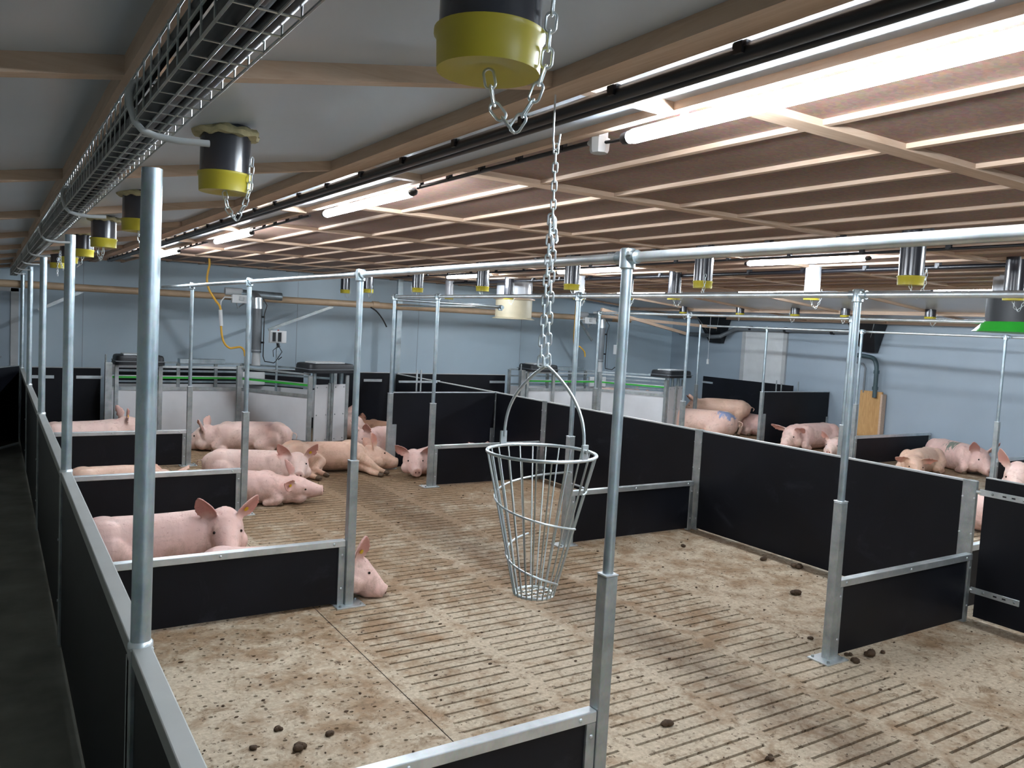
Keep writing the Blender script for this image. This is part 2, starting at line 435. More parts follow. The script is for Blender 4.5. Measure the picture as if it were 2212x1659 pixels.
# ------------------------------------------------------------------ square-socket posts
def make_post(ztop, zs=.98, plate=True, sq=.058, r=.0215):
    t = thing('rail_post', '', 'post')
    MB().box(-sq/2, -sq/2, 0, sq/2, sq/2, zs).build('square_base', M['galvd'], t, False, .004)
    MB().box(-sq/2-.002, -sq/2-.002, zs, sq/2+.002, sq/2+.002, zs+.008).build('collar', M['galvw'], t, False, .003)
    MB().cyl((0, 0, zs), (0, 0, ztop), r, 18).build('pipe', M['galv'], t)
    if plate:
        g = MB().box(-.10, -.075, 0, .10, .075, .010).build('foot_plate', M['galvw'], t, False, .002)
        for sx in (-1, 1):
            for sy in (-1, 1): MB().cyl((sx*.075, sy*.055, .01), (sx*.075, sy*.055, .022), .009, 6).build('bolt', M['galvd'], g)
    return t
postA = [(2.035, 2.383, 'tall post with a bright rail clamp in the right foreground, base below the picture'),
         (2.03, 5.03, 'post at the free end of the nearest whole low partition on the left'),
         (2.03, 7.75, 'post at the end of the second low partition on the left'),
         (2.05, 10.43, 'post at the end of the far low partition in front of the left feeding station'),
         (4.32, 2.955, 'post with foot plate at the free end of the low partition on the right'),
         (4.33, 5.69, 'post behind the hanging basket at the end of a low partition'),
         (4.335, 8.37, 'post beside the pig looking out from behind a low partition'),
         (4.34, 9.58, 'post at the open end of the tall black divider in the middle'),
         (XD, 5.79, 'post left of the row of far right pens, beyond the long black wall'),
         (XD+.02, 8.42, 'thin post between the pigs piled beyond the long black wall'),
         (XD+.02, 10.45, 'thin post in front of the right feeding station'),
         (XE+.05, 5.62, 'post standing by the green marked pig in the far right pens'),
         (XE+.08, 7.8, 'post at the end of the low partition in the far right pens'),
         (XE+.3, 9.85, 'post at the open end of the tall black divider in the far right pens'),
         (XE+.1, 11.3, 'thin post behind the right hood of the right feeding station'),
         (8.40, 3.15, 'post beyond the long black wall near the right picture edge')]
for i, (x, y, lab) in enumerate(postA):
    zt = 2.245
    if x > 11: zt = 2.15
    far = x > 8
    zs = .98
    t = make_post(zt, zs, plate=not far or True, r=.0215)
    t.location = (x, y, 0); t['label'] = lab; t['group'] = 'square based posts carrying the overhead rails'
# rails along the post rows
def rail(x0, y0, x1, y1, z, lab, clamps, r=.0195):
    t = thing('overhead_rail', lab, 'rail', (0, 0, 0), group='galvanised pipe rails on the post tops')
    MB().cyl((x0, y0, z), (x1, y1, z), r, 16).build('pipe', M['galvw'], t)
    for cx, cy in clamps:
        g = MB(); g.lathe([(.0235, z-.045), (.031, z-.04), (.031, z+.028), (.026, z+.034)], cx, cy, 20)
        dx, dy = (x1-x0), (y1-y0); L = math.hypot(dx, dy); dx /= L; dy /= L
        g.cyl((cx-dx*.055, cy-dy*.055, z), (cx+dx*.055, cy+dy*.055, z), .026, 16)
        c = g.build('clamp', M['galv'], t)
        MB().cyl((cx-dx*.04-dy*.02, cy-dy*.04+dx*.02, z+.01), (cx-dx*.04-dy*.036, cy-dy*.04+dx*.036, z+.012), .008, 8).build('set_screw', M['galvd'], c)
    return t
rail(2.04, -.6, 2.035, 12.4, 2.215, 'brightly lit galvanised rail crossing the picture over the left pens', [(2.035, 2.383), (2.03, 5.03), (2.03, 7.75), (2.05, 10.43)])
rail(4.32, 1.0, 4.34, 9.6, 2.225, 'galvanised rail on the middle post row, crossing behind the chain', [(4.32, 2.955), (4.33, 5.69), (4.335, 8.37), (4.34, 9.58)])
rail(8.38, 2.2, 8.40, 10.6, 2.225, 'upper of the two rails in the right half, ending at the green ducted outlet', [(8.38, 5.79), (8.4, 8.42), (8.4, 10.45)])
rail(11.55, 3.6, 11.8, 11.3, 2.14, 'lower of the two rails in the right half, before the far side wall', [(11.55, 5.62), (11.58, 7.8), (11.8, 9.85)], .018)
def xrail(x0, x1, y, z, lab):
    t = thing('cross_rail', lab, 'rail', group='galvanised cross pipes between post rows')
    MB().cyl((x0, y, z), (x1, y, z), .017, 14).build('pipe', M['galv'], t)
    return t
xrail(4.33, 5.95, 9.6, 2.19, 'cross pipe over the tall middle divider')
rail(5.95, 9.6, 6.0, 13.2, 2.18, 'thin rail over the black wall near the far gates', [(5.95, 9.6)], .016)

# ------------------------------------------------------------------ low partitions
def low_partition(x0, x1, y, h, lab, face=1):
    t = thing('low_partition', lab, 'partition', (x0, y, 0), group='low black partitions with a galvanised top rail')
    L = x1-x0
    MB().box(.01, -.012, .02, L-.01, .012, h-.03).build('panel', M['panel'], t, False)
    MB().box(.0, -.026, h-.045, L, .026, h).build('top_rail', M['galvw'], t, False, .004)
    for a in (0, L-.045): MB().box(a, -.024, 0, a+.045, .024, h-.046).build('end_channel', M['galvd'], t, False, .003)
    for a in (.07, L*.5, L-.08): MB().ell((a, -.027, h-.022), (.009, .005, .009), 8, 6).build('bolt', M['galvw'], t)
    for a, q in ((.022, .12), (.022, h-.1), (L-.022, .12), (L-.022, h-.1)):
        MB().ell((a, -.025, q), (.009, .005, .009), 8, 6).build('bolt', M['galvw'], t)
    return t
HL = .448
low_partition(.38, 2.003, 2.383, HL, 'low black partition in the foreground, cut by the bottom edge')
low_partition(.38, 1.998, 5.05, HL, 'low black partition right behind the thick left foreground post')
low_partition(.38, 2.0, 7.76, HL, 'low black partition with a dark panel behind the first resting pig')
low_partition(.38, 2.02, 10.44, HL, 'far low black partition in front of the left feeding station')
HR = .492
low_partition(4.352, 5.88, 2.965, HR, 'low black partition on the right beside the post with foot plate')
low_partition(4.362, 5.88, 5.69, HR, 'low black partition seen through the hanging basket')
low_partition(4.368, 5.88, 8.37, HR, 'low black partition with a pig looking out beside its post')
low_partition(6.02, 8.35, 3.1, HR, 'low partition glimpsed through the gap beside the gate')
low_partition(11.58, 13.72, 7.78, .475, 'low dark partition by the right side wall with a worn grey rail')
low_partition(11.55, 13.72, 5.6, .475, 'low dark partition at the right edge, behind the pig with the raised ear')

# ------------------------------------------------------------------ long middle wall (tall black panels)
def tall_section(x, y0, y1, lab, h=1.0):
    t = thing('tall_wall_section', lab, 'partition', (x, y0, 0), group='sections of the long tall black wall')
    MB().box(-.02, .05, .02, .02, y1-y0-.05, h-.012).build('panel', M['panel'], t, False)
    MB().box(-.022, .05, h-.012, .022, y1-y0-.05, h).build('top_edge', M['lgreyp'], t, False)
    return t
tall_section(XC, 3.03, 5.69, 'broad black wall section on the right, between two grey channel posts')
tall_section(XC, 5.69, 8.37, 'middle black wall section behind the basket handle')
tall_section(XC, 8.37, 9.6, 'short black wall section behind the basket, right of the tall divider')
tall_section(XC, 9.6, 12.95, 'farthest black wall section, narrowing towards the far gates')
def channel_post(x, y, lab, h=1.0):
    t = thing('channel_post', lab, 'post', (x, y, 0), group='grey channel posts of the tall black wall')
    MB().box(-.03, -.05, 0, .0, .05, h+.003).build('face_plate', M['galvd'], t, False, .003)
    MB().box(.0, -.03, 0, .03, .03, h+.003).build('back_channel', M['galvd'], t, False, .003)
    for q in (.12, .38, .62, .88):
        for s in (-1, 1): MB().ell((-.031, s*.042, q), (.005, .008, .009), 8, 6).build('bolt', M['galvw'], t)
    return t
channel_post(XC, 5.69, 'grey channel post in the middle of the tall black wall')
channel_post(XC, 8.37, 'grey channel post of the tall black wall behind the basket handle')
channel_post(XC, 3.03, 'broad grey channel post at the hinge end of the right gate')
channel_post(XC, 9.6, 'thin channel post where the tall divider meets the black wall')
# divider across
def divider(x0, x1, y, h, lab):
    t = thing('tall_divider', lab, 'partition', (x0, y, 0), group='tall black cross dividers')
    L = x1-x0
    MB().box(0, -.018, .02, L, .018, h-.012).build('panel', M['panel'], t, False)
    MB().box(0, -.02, h-.012, L, .02, h).build('top_edge', M['galvw'], t, False)
    MB().box(-.01, -.03, 0, .06, .03, .58).build('foot_channel', M['galvd'], t, False, .003)
    MB().box(L-.05, -.03, 0, L, .03, .5).build('wall_channel', M['galvd'], t, False, .003)
    return t
divider(4.37, 5.91, 9.58, 1.0, 'tall black divider between the middle post and the long black wall')
divider(11.85, 13.72, 9.85, .99, 'tall black divider in the far right pens')
# gate at the right edge
t = thing('pen_gate', 'black pen gate at the right picture edge with slotted hinge straps', 'gate', (XC, 2.93, 0))
MB().box(-.014, -1.35, .03, .014, 0, 1.035).build('panel', M['panel'], t, False)
MB().box(-.015, -1.35, 1.035, .015, 0, 1.042).build('top_edge', M['lgreyp'], t, False)
for z in (.22, .93):
    s = MB().box(-.024, -.30, z-.022, -.014, .03, z+.022).build('hinge_strap', M['galvw'], t, False, .002)
    for q in (-.27, -.06): MB().ell((-.026, q, z), (.006, .01, .01), 8, 6).build('bolt', M['galvd'], s)
    for q in (-.14, -.2): MB().box(-.0255, q-.012, z-.005, -.0238, q+.012, z+.005).build('slot', M['black'], s, False)
    MB().cyl((-.03, .05, z), (-.012, .02, z), .012, 10).build('hinge_pin', M['galvw'], t)
# gates along the far end
def far_gate(x0, x1, y, lab, strap):
    t = thing('far_gate', lab, 'gate', (x0, y, 0), group='black gates along the far end')
    L = x1-x0
    MB().box(0, -.015, .04, L, .015, .985).build('panel', M['panel'], t, False)
    MB().box(0, -.016, .985, L, .016, .997).build('top_edge', M['lgreyp'], t, False)
    for a in strap: MB().box(a, -.03, .83, a+.34, -.017, .875).build('hinge_strap', M['galvw'], t, False, .002)
    return t
far_gate(.42, 1.36, 13.3, 'black gate left of the left feeding station', (0, .62))
far_gate(4.55, 5.95, 13.2, 'black gate behind the right hood of the left feeding station', (.9,))
far_gate(6.05, 8.3, 13.1, 'black gate between the long wall and the right feeding station', (.5, 1.9))
far_gate(1.6, 4.5, 13.55, 'low dark panel behind the left feeding station', ())
# swung gate in the corridor
t = thing('corridor_gate', 'dark gate swung into the corridor at the far left', 'gate', (.30, 12.6, 0), math.radians(-118))
MB().box(0, -.015, .03, 1.3, .015, 1.05).build('panel', M['panel'], t, False)
MB().box(0, -.017, 1.05, 1.3, .017, 1.06).build('top_edge', M['galvd'], t, False)
# side panel by right wall
t = thing('side_gate', 'long black gate standing before the side wall door', 'gate', (13.35, 10.4, 0))
MB().box(-.015, 0, .0, .015, 2.4, 1.05).build('panel', M['panel'], t, False)
MB().box(-.03, 2.1, .90, -.016, 2.42, .94).build('hinge_strap', M['galvw'], t, False, .002)
# upright latch frame beyond the divider
t = thing('latch_rack', 'pale galvanised latch rack rising behind the tall middle divider', 'latch', (5.75, 11.2, 0))
g = MB().bar((-.55, 0, 1.0), (.1, 0, 1.0), .03, .03); g.bar((.1, 0, 1.01), (.1, 0, .83), .03, .03); g.bar((.05, 0, .03), (.05, 0, .9), .03, .03); g.build('frame', M['galvw'], t, False)
for q in (-.24, -.17): MB().cyl((q, .02, .85), (q, .02, 1.18), .014, 10).build('rod', M['galvw'], t)
# column before the far wall
t = thing('end_column', 'full height grey column at the far end of the long black wall', 'column', (6.12, 13.3, 0))
MB().box(-.05, -.03, 0, .05, .03, 2.655).build('shaft', M['galv'], t, False, .003)

# ------------------------------------------------------------------ cable tray, pipes, brackets
trx0, trx1, trz0, trz1 = .222, .302, 2.275, 2.36
t = thing('wire_cable_tray', 'wire mesh cable tray full of black pipes running along the ceiling at the upper left', 'cable tray', (0, 0, 0))
g = MB()
for x, z in ((trx0, trz1), (trx0, (trz0+trz1)/2), (trx0, trz0), ((trx0*2+trx1)/3, trz0), ((trx0+trx1*2)/3, trz0), (trx1, trz0), (trx1, trz1)):
    g.cyl((x, YN, z), (x, 13.9, z), .0022, 6)
g.build('long_wires', M['wire'], t)
g = MB(); y = -.6
while y < 13.9:
    g.path([(trx0, y, trz1+.004), (trx0, y, trz0), (trx1, y, trz0), (trx1, y, trz1-.02)], .0021, 5); y += .078
o = g.build('cross_wires', M['wire'], t); o['kind'] = 'stuff'
for i, (x, z, r, mt) in enumerate(((.250, 2.302, .024, 'blackp'), (.287, 2.295, .014, 'blackp'), (.290, 2.322, .011, 'blackp'), (.268, 2.338, .010, 'greyp'), (.237, 2.337, .010, 'blackp'))):
    p = [(x+.004*math.sin(k*1.1+i), YN+k*.6, z+.003*math.sin(k*.9+2*i)) for k in range(28)]
    tag(MB().path(p, r, 12).build(['water_pipe', 'cable', 'cable', 'grey_conduit', 'cable'][i], M[mt]), ['thickest black pipe lying in the wire cable tray', 'black cable beside the thick pipe in the wire tray', 'thin black cable at the right side of the wire tray', 'grey conduit on top of the pipes in the wire tray', 'thin black cable at the left side of the wire tray'][i], 'pipe')
bn = ['nearest bent grey bracket tube holding the wire cable tray', 'second bent bracket tube under the wire cable tray', 'third bent bracket tube under the wire cable tray',
      'fourth small bent bracket tube under the wire cable tray', 'fifth small bent bracket tube under the wire cable tray', 'sixth tiny bent bracket tube under the wire cable tray', 'farthest tiny bent bracket of the cable tray']
def brk(x): return x
src = MB().path([(.275, 0, 2.352), (.235, 0, 2.350), (.218, 0, 2.342), (.212, 0, 2.325), (.213, 0, 2.30), (.222, 0, 2.272), (.236, 0, 2.258), (.26, 0, 2.252), (.30, 0, 2.25), (.355, 0, 2.254)], .0065, 12).mesh('tray_bracket', M['lgreyp'], True)
for i, y in enumerate([1.68, 3.38, 5.02, 6.75, 8.4, 10.1, 11.8]):
    o = bpy.data.objects.new('tray_bracket', src); C.objects.link(o); o.location = (0, y, 0); tag(o, bn[i], 'bracket', 'bent brackets of the cable tray')
def clip_pipe(x, z, r, y0, y1, step, lab, mat='blackp', ceilz=None, double=False, clipw=.04, name='ceiling_pipe'):
    t = thing(name, lab, 'pipe', (x, 0, 0), group='pipes clipped along the ceiling')
    MB().cyl((0, y0, z), (0, y1, z), r, 14).build('pipe', M[mat], t)
    if double: MB().cyl((r*1.7, y0, z-r*.3), (r*1.7, y1, z-r*.3), r*.75, 12).build('second_pipe', M[mat], t)
    cz = ceilz if ceilz else zc(x)-.05
    base = None; y = y0+.2
    while y < y1:
        if base is None:
            g = MB().box(-r*1.1, -clipw/2, z+r*.3, r*1.1, clipw/2, cz); g.box(-r*1.35, -clipw/2*.6, z-r*.4, r*1.35, clipw/2*.6, z+r*.9)
            base = g.build('pipe_clip', M[mat], t, False); base.location = (0, y, 0)
        else:
            c = base.copy(); C.objects.link(c); c.parent = t; c.location = (0, y, 0)
        y += step
    return t
clip_pipe(1.394, 2.560, .020, -2.4, 12.9, .435, 'thick black double pipe clipped under the grey ceiling, running diagonally from the upper right', double=True)
clip_pipe(1.80, 2.60, .009, 2.32, 3.75, .3, 'dark thin conduit between the junction box and the next lamp', ceilz=2.68, clipw=.03, name='lamp_conduit')
clip_pipe(1.80, 2.60, .009, 5.4, 6.95, .3, 'dark thin conduit between the second and third lamp of the left row', ceilz=2.68, clipw=.03, name='lamp_conduit')
clip_pipe(1.80, 2.60, .009, 8.5, 10.2, .3, 'dark thin conduit between the last two lamps of the left row', ceilz=2.68, clipw=.03, name='lamp_conduit')
clip_pipe(4.93, 2.60, .022, -1, 13.0, .62, 'black pipe above the middle row of drop tubes', ceilz=2.68, clipw=.05)
clip_pipe(5.85, 2.66, .011, 1, 13.0, .7, 'thin black conduit beside the middle lamp row', ceilz=2.71, clipw=.04)
clip_pipe(6.95, 2.64, .02, 1, 13.0, .7, 'black pipe above the third row of drop tubes', ceilz=2.69, clipw=.04)
t = thing('junction_box', 'pale octagonal junction box left of the nearest tube lamp', 'box', (1.79, 2.285, 2.552))
MB().path([(0, 0, 0), (0, 0, .010), (0, 0, .05), (0, 0, .052)], [.030, .034, .036, .03], 8).build('body', M['lgreyp'], t)
MB().box(-.02, -.02, .05, .02, .02, .165).build('mount', M['lgreyp'], t, False)
MB().cyl((0, .03, .03), (0, .06, .045), .009, 10).build('gland', M['lgreyp'], t)
tag(MB().path([(1.79, 2.255, 2.585), (1.793, 2.22, 2.583), (1.795, 2.17, 2.583)], .006, 8).build('lamp_cable', M['black']), 'short black cable from the junction box to the nearest lamp', 'cable')
# ------------------------------------------------------------------ chains
def link(g, c, d, side, L, w, r, n=14, m=6):
    d = Vector(d).normalized(); s = Vector(side); s = (s-d*s.dot(d)).normalized(); pts = []
    for k in range(n):
        a = 2*PI*k/n; x = math.cos(a); y = math.sin(a)
        st = (L/2-w/2)*(1 if x > 0 else -1)
        pts.append(Vector(c)+d*(st+x*w/2)+s*(y*w/2))
    g.path(pts, r, m, closed=True)
def chain(g, pts, L, w, r, ph=0):
    pts = [Vector(p) for p in pts]; seg = []; tot = 0
    for a, b in zip(pts, pts[1:]): seg.append((tot, a, b, (b-a).length)); tot += (b-a).length
    pit = L-2.2*r; n = max(1, int(tot/pit)); k = 0
    for i in range(n):
        s = (i+.5)*tot/n
        for s0, a, b, l in seg:
            if s <= s0+l+1e-9: break
        p = a+(b-a)*((s-s0)/l); d = (b-a).normalized()
        q = Vector((.75, -.65, .12)) if (i+ph) % 2 == 0 else Vector((.65, .75, .1))
        link(g, p, d, q, L, w, r)
# ------------------------------------------------------------------ drop tubes
def make_tube(L, r=.076, mat='tube', foam=False, near=False):
    t = thing('drop_tube', '', 'tube')
    n = 40 if near else 24
    MB().lathe([(r, .03), (r, L)], n=n).build('tube', M[mat], t)
    g = MB(); g.lathe([(.012, .012), (r*.55, .002), (r+.001, 0), (r+.003, .045), (r+.007, .050), (r+.007, .058), (r+.001, .060)], n=n); g.build('cap', M['yellow'], t)
    if foam:
        g = MB(); rg = [(r+.003, L-.012)]
        v = []; nn = 48
        for kk_, (a, z) in enumerate(((.0, .030), (.026, .026), (.036, .012), (.030, -.004), (0, -.006))):
            for k in range(nn):
                j = .010*math.sin(k*2.7+kk_)+.008*math.sin(k*5.1)
                j = .0035*math.sin(k*1.31+kk_)+.003*math.sin(k*.79); rad = r+a*.75+(j if a else 0); v.append((rad*math.cos(2*PI*k/nn), rad*math.sin(2*PI*k/nn), L-.03+z*.8+j*.8))
        f = [(i*nn+k, i*nn+(k+1) % nn, ((i+1) % 5)*nn+(k+1) % nn, ((i+1) % 5)*nn+k) for i in range(5) for k in range(nn)]
        g.add(v, f); g.build('foam_collar', M['foam'], t)
    g = MB()
    chain(g, [(0, 0, .004), (.008, -.01, -.05), (.03, -.03, -.085), (.05, -.05, -.04), (.062, -.062, .01), (.068, -.063, .11)], .030, .016, .0022)
    g.build('chain', M['galvw'], t)
    return t
row1 = [(1.07, 'huge foreground drop tube with yellow cap, cut by the top edge'), (2.70, 'drop tube with yellow cap and foam collar, behind the thick bracket end'),
        (4.5, 'drop tube with yellow cap just right of the thick foreground post top'), (6.02, 'drop tube with yellow cap between the second post and the thick foreground post'),
        (7.45, 'drop tube with yellow cap right beside the second pipe post'), (8.9, 'small drop tube with yellow cap left of the second pipe post'),
        (10.45, 'smallest drop tube with yellow cap in the left ceiling row')]
rt = None
for i, (y, lab) in enumerate(row1):
    if i == 0:
        t = make_tube(.21, foam=True, near=True)
    elif i == 1: t = rt = make_tube(.205, foam=True, near=True)
    else: t = dup(rt, (0, 0, 0), .9*i)
    t.location = (.62, y, 2.305); t['label'] = lab; t['group'] = 'drop tubes with yellow caps on the left ceiling'
tl = {3.04: 'drop tube hanging before the right part of the upper rail, wide and dark', 4.86: 'drop tube hanging right of the tall clamped post', 6.68: 'dark drop tube just right of the hanging chain',
      8.47: 'dark drop tube right of the glaring middle lamp', 10.25: 'grey drop tube left of the glaring middle lamp', 12.0: 'drop tube just right of the second rail post top', 13.0: 'drop tube just left of the second rail post top'}
base2 = None
for y, lab in tl.items():
    if base2 is None: t = base2 = make_tube(.385, foam=False)
    else: t = dup(base2, (0, 0, 0), y)
    t.location = (4.98, y, 2.33); t['label'] = lab; t['group'] = 'drop tubes with yellow caps in the middle row'
for y, lab, mt in ((3.33, 'drop tube hanging in front of the translucent duct at the right edge', 'tube'), (5.24, 'drop tube painted white as lamp-lit, below the widest middle lamp', 'duct_tubelit'), (7.19, 'drop tube with yellow cap between the clamped post and the next dark tube', 'tube'),
                   (8.05, 'drop tube half hidden behind the tall clamped post', 'tube'), (9.07, 'drop tube painted white as lamp-lit, behind the second rail post of the middle row', 'duct_tubelit'), (10.9, 'drop tube hanging in front of the beige air duct', 'tube'), (12.9, 'short drop tube painted pale as lamp-lit, below the glaring middle lamp', 'duct_tubelit')):
    t = make_tube(.37, mat=mt); t.location = (6.9, y, 2.35); t['label'] = lab; t['group'] = 'drop tubes in the third row'  # paler tubes are the same plastic, painted as lit by the lamps
base4 = None
for y, lab in ((6.9, 'tiny drop tube on the pale ceiling near the black and green duct'), (8.35, 'tiny drop tube behind the twin thin posts'), (9.35, 'tiny drop tube on the pale ceiling left of the twin thin posts'), (10.6, 'tiny drop tube above the dark hopper of the side wall'), (12.1, 'tiny drop tube hanging beside the thin post at the far right pens')):
    if base4 is None: t = base4 = make_tube(.20)
    else: t = dup(base4, (0, 0, 0), y)
    t.location = (11.9, y, 2.345); t['label'] = lab; t['group'] = 'tiny drop tubes at the right'
# ------------------------------------------------------------------ air ducts
def duct(x, y, r, ztop, zb, lab, dark):
    t = thing('air_duct', lab, 'air duct', (x, y, 0))
    zm = zb+(ztop-zb)*(.52 if not dark else .52)
    MB().lathe([(r*.98, zm), (r*.98, ztop)], n=40).build('upper_tube', M['duct_tubelit'], t)
    if dark:
        MB().lathe([(r*1.10, zb+.07), (r*1.10, zm+.03), (r*.9, zm+.03)], n=40).build('lower_tube', M['black'], t)
        MB().lathe([(r*1.42, zb-.005), (r*1.40, zb), (r*1.13, zb+.095), (r*1.10, zb+.095)], n=48).build('bell_rim', M['green'], t)
    else:
        MB().lathe([(r*1.0, zb+.02), (r*1.0, zm)], n=40).build('lower_tube', M['beige'], t)
        MB().lathe([(r*1.16, zb), (r*1.16, zb+.008), (r*1.02, zb+.03)], n=40).build('bottom_flange', M['beige'], t)
        MB().lathe([(r*1.14, zm-.01), (r*1.14, zm+.01), (r*1.0, zm+.02)], n=40).build('middle_flange', M['pipebeige'], t)
    return t
duct(7.55, 11.75, .315, 2.71, 2.05, 'translucent and beige air duct hanging before the far wall', False)
duct(8.62, 4.0, .34, 2.71, 2.135, 'black air duct with bright green flared rim, cut by the right edge', True)

# ------------------------------------------------------------------ hanging basket
BX, BY = 1.327, 1.89
t = thing('ceiling_hook', 'bent wire hook on the ceiling batten carrying the chain', 'hook', (BX-.012, BY, 0))
MB().path([(0, 0, 2.58), (0, 0, 2.50), (.001, 0, 2.455), (.006, 0, 2.432), (.014, 0, 2.428), (.020, 0, 2.44), (.024, 0, 2.475)], .0028, 8).build('hook', M['galvw'], t)
ch = thing('hanging_chain', 'long galvanised chain hanging from the ceiling hook down to the wire basket', 'chain', (0, 0, 0))
g = MB(); chain(g, [(BX, BY, 2.445), (BX+.002, BY, 2.24)], .030, .0135, .0026); g.build('upper_strand', M['galvw'], ch)
g = MB(); chain(g, [(BX-.004, BY, 2.25), (BX-.008, BY, 2.05), (BX-.012, BY, 1.822)], .0345, .0155, .0029); g.build('left_strand', M['galvw'], ch)
g = MB(); chain(g, [(BX+.009, BY, 2.24), (BX+.010, BY, 2.05), (BX+.012, BY, 1.826)], .0345, .0155, .0029, 1); g.build('right_strand', M['galvw'], ch)
g = MB(); link(g, (BX+.004, BY, 2.222), (0, 0, 1), (1, 0, 0), .045, .020, .0035); g.path([(BX+.012, BY, 2.20), (BX+.022, BY, 2.192), (BX+.024, BY, 2.18), (BX+.018, BY, 2.172)], .003, 6); g.build('joining_hook', M['galvw'], ch)
bk = thing('wire_basket', 'conical welded wire basket with a round bow handle hanging on the chain', 'basket', (BX+.010, BY, 0))
RT, RB, ZT, ZB = .158, .056, 1.572, 1.158
tilt = Matrix.Rotation(0, 3, 'X')
def ring(r, z, n=56): return [(r*math.cos(2*PI*k/n), r*math.sin(2*PI*k/n), z) for k in range(n)]
MB().path(ring(RT, ZT), .0050, 10, True).build('rim', M['galvw'], bk)
MB().path(ring(RB, ZB), .0045, 8, True).build('bottom_ring', M['galvw'], bk)
NW = 24
g0 = None
for k in range(NW):
    a = 2*PI*(k+.35)/NW
    pts = [(RT*math.cos(a), RT*math.sin(a), ZT), (RB*1.04*math.cos(a), RB*1.04*math.sin(a), ZB-.004)]
    MB().path(pts, .0024, 6).build('upright_wire', M['wire'], bk)
for k in range(5):
    yy = -.05+.025*k; q = math.sqrt(max(0, RB**2-yy*yy)); MB().cyl((-q, yy, ZB), (q, yy, ZB), .0022, 6).build('bottom_wire', M['wire'], bk)
    MB().cyl((yy, -q, ZB), (yy, q, ZB), .0022, 6).build('bottom_wire', M['wire'], bk)
def spiral(z0, z1, a0, a1, n=60):
    p = []
    for k in range(n+1):
        s = k/n; z = z0+(z1-z0)*s; r = RB+(RT-RB)*(z-ZB)/(ZT-ZB)+.004; a = math.radians(a0+(a1-a0)*s); p.append((r*math.cos(a), r*math.sin(a), z))
    return p
MB().path(spiral(1.50, 1.352, 15, 328), .0032, 8).build('spiral_wire', M['galvw'], bk)
MB().path(spiral(1.31, 1.185, 70, 325), .0032, 8).build('spiral_wire', M['galvw'], bk)
p = [(.125+.040*math.cos(a), -.03+.02*math.sin(a)*.6-.02, 1.475+.010*math.sin(a)) for a in [2*PI*k/20 for k in range(20)]]
rr = (RB+(RT-RB)*(1.478-ZB)/(ZT-ZB))
MB().path([(rr*math.cos(math.radians(a)), rr*math.sin(math.radians(a)), 1.468) for a in range(-62, 16, 6)], .003, 8).build('lower_ring_piece', M['galvw'], bk)
# bow handle in the plane through two lugs
a0 = math.radians(103); dirx, diry = math.cos(a0), math.sin(a0)
for s in (1, -1):
    px, py = s*RT*dirx, s*RT*diry
    mt = Matrix.Translation((px, py, ZT+.018)) @ Matrix.Rotation(a0+PI/2, 4, 'Z')
    g = MB().box(-.012, -.003, -.02, .012, .003, .026, mt); l = g.build('lug', M['galvw'], bk, False)
    MB().cyl((px+dirx*s*.003, py+diry*s*.003, ZT+.026), (px+dirx*s*.009, py+diry*s*.009, ZT+.026), .006, 8).build('nut', M['galvd'], l)
pts = []
for k in range(33):
    u = -1+2*k/32; tt = (1-abs(u))
    tt = tt**.8; xx = (RT-.004)*(1-tt**2.5)*(1 if u > 0 else -1)
    pts.append((xx*dirx, xx*diry, ZT+.028+.225*tt))
MB().path(pts, .0046, 10).build('bow_handle', M['galvw'], bk)
MB().path([(0.012*math.cos(a), 0, ZT+.262+.014*math.sin(a)) for a in [2*PI*k/14 for k in range(14)]], .0045, 6, True).build('handle_eye', M['galvw'], bk)

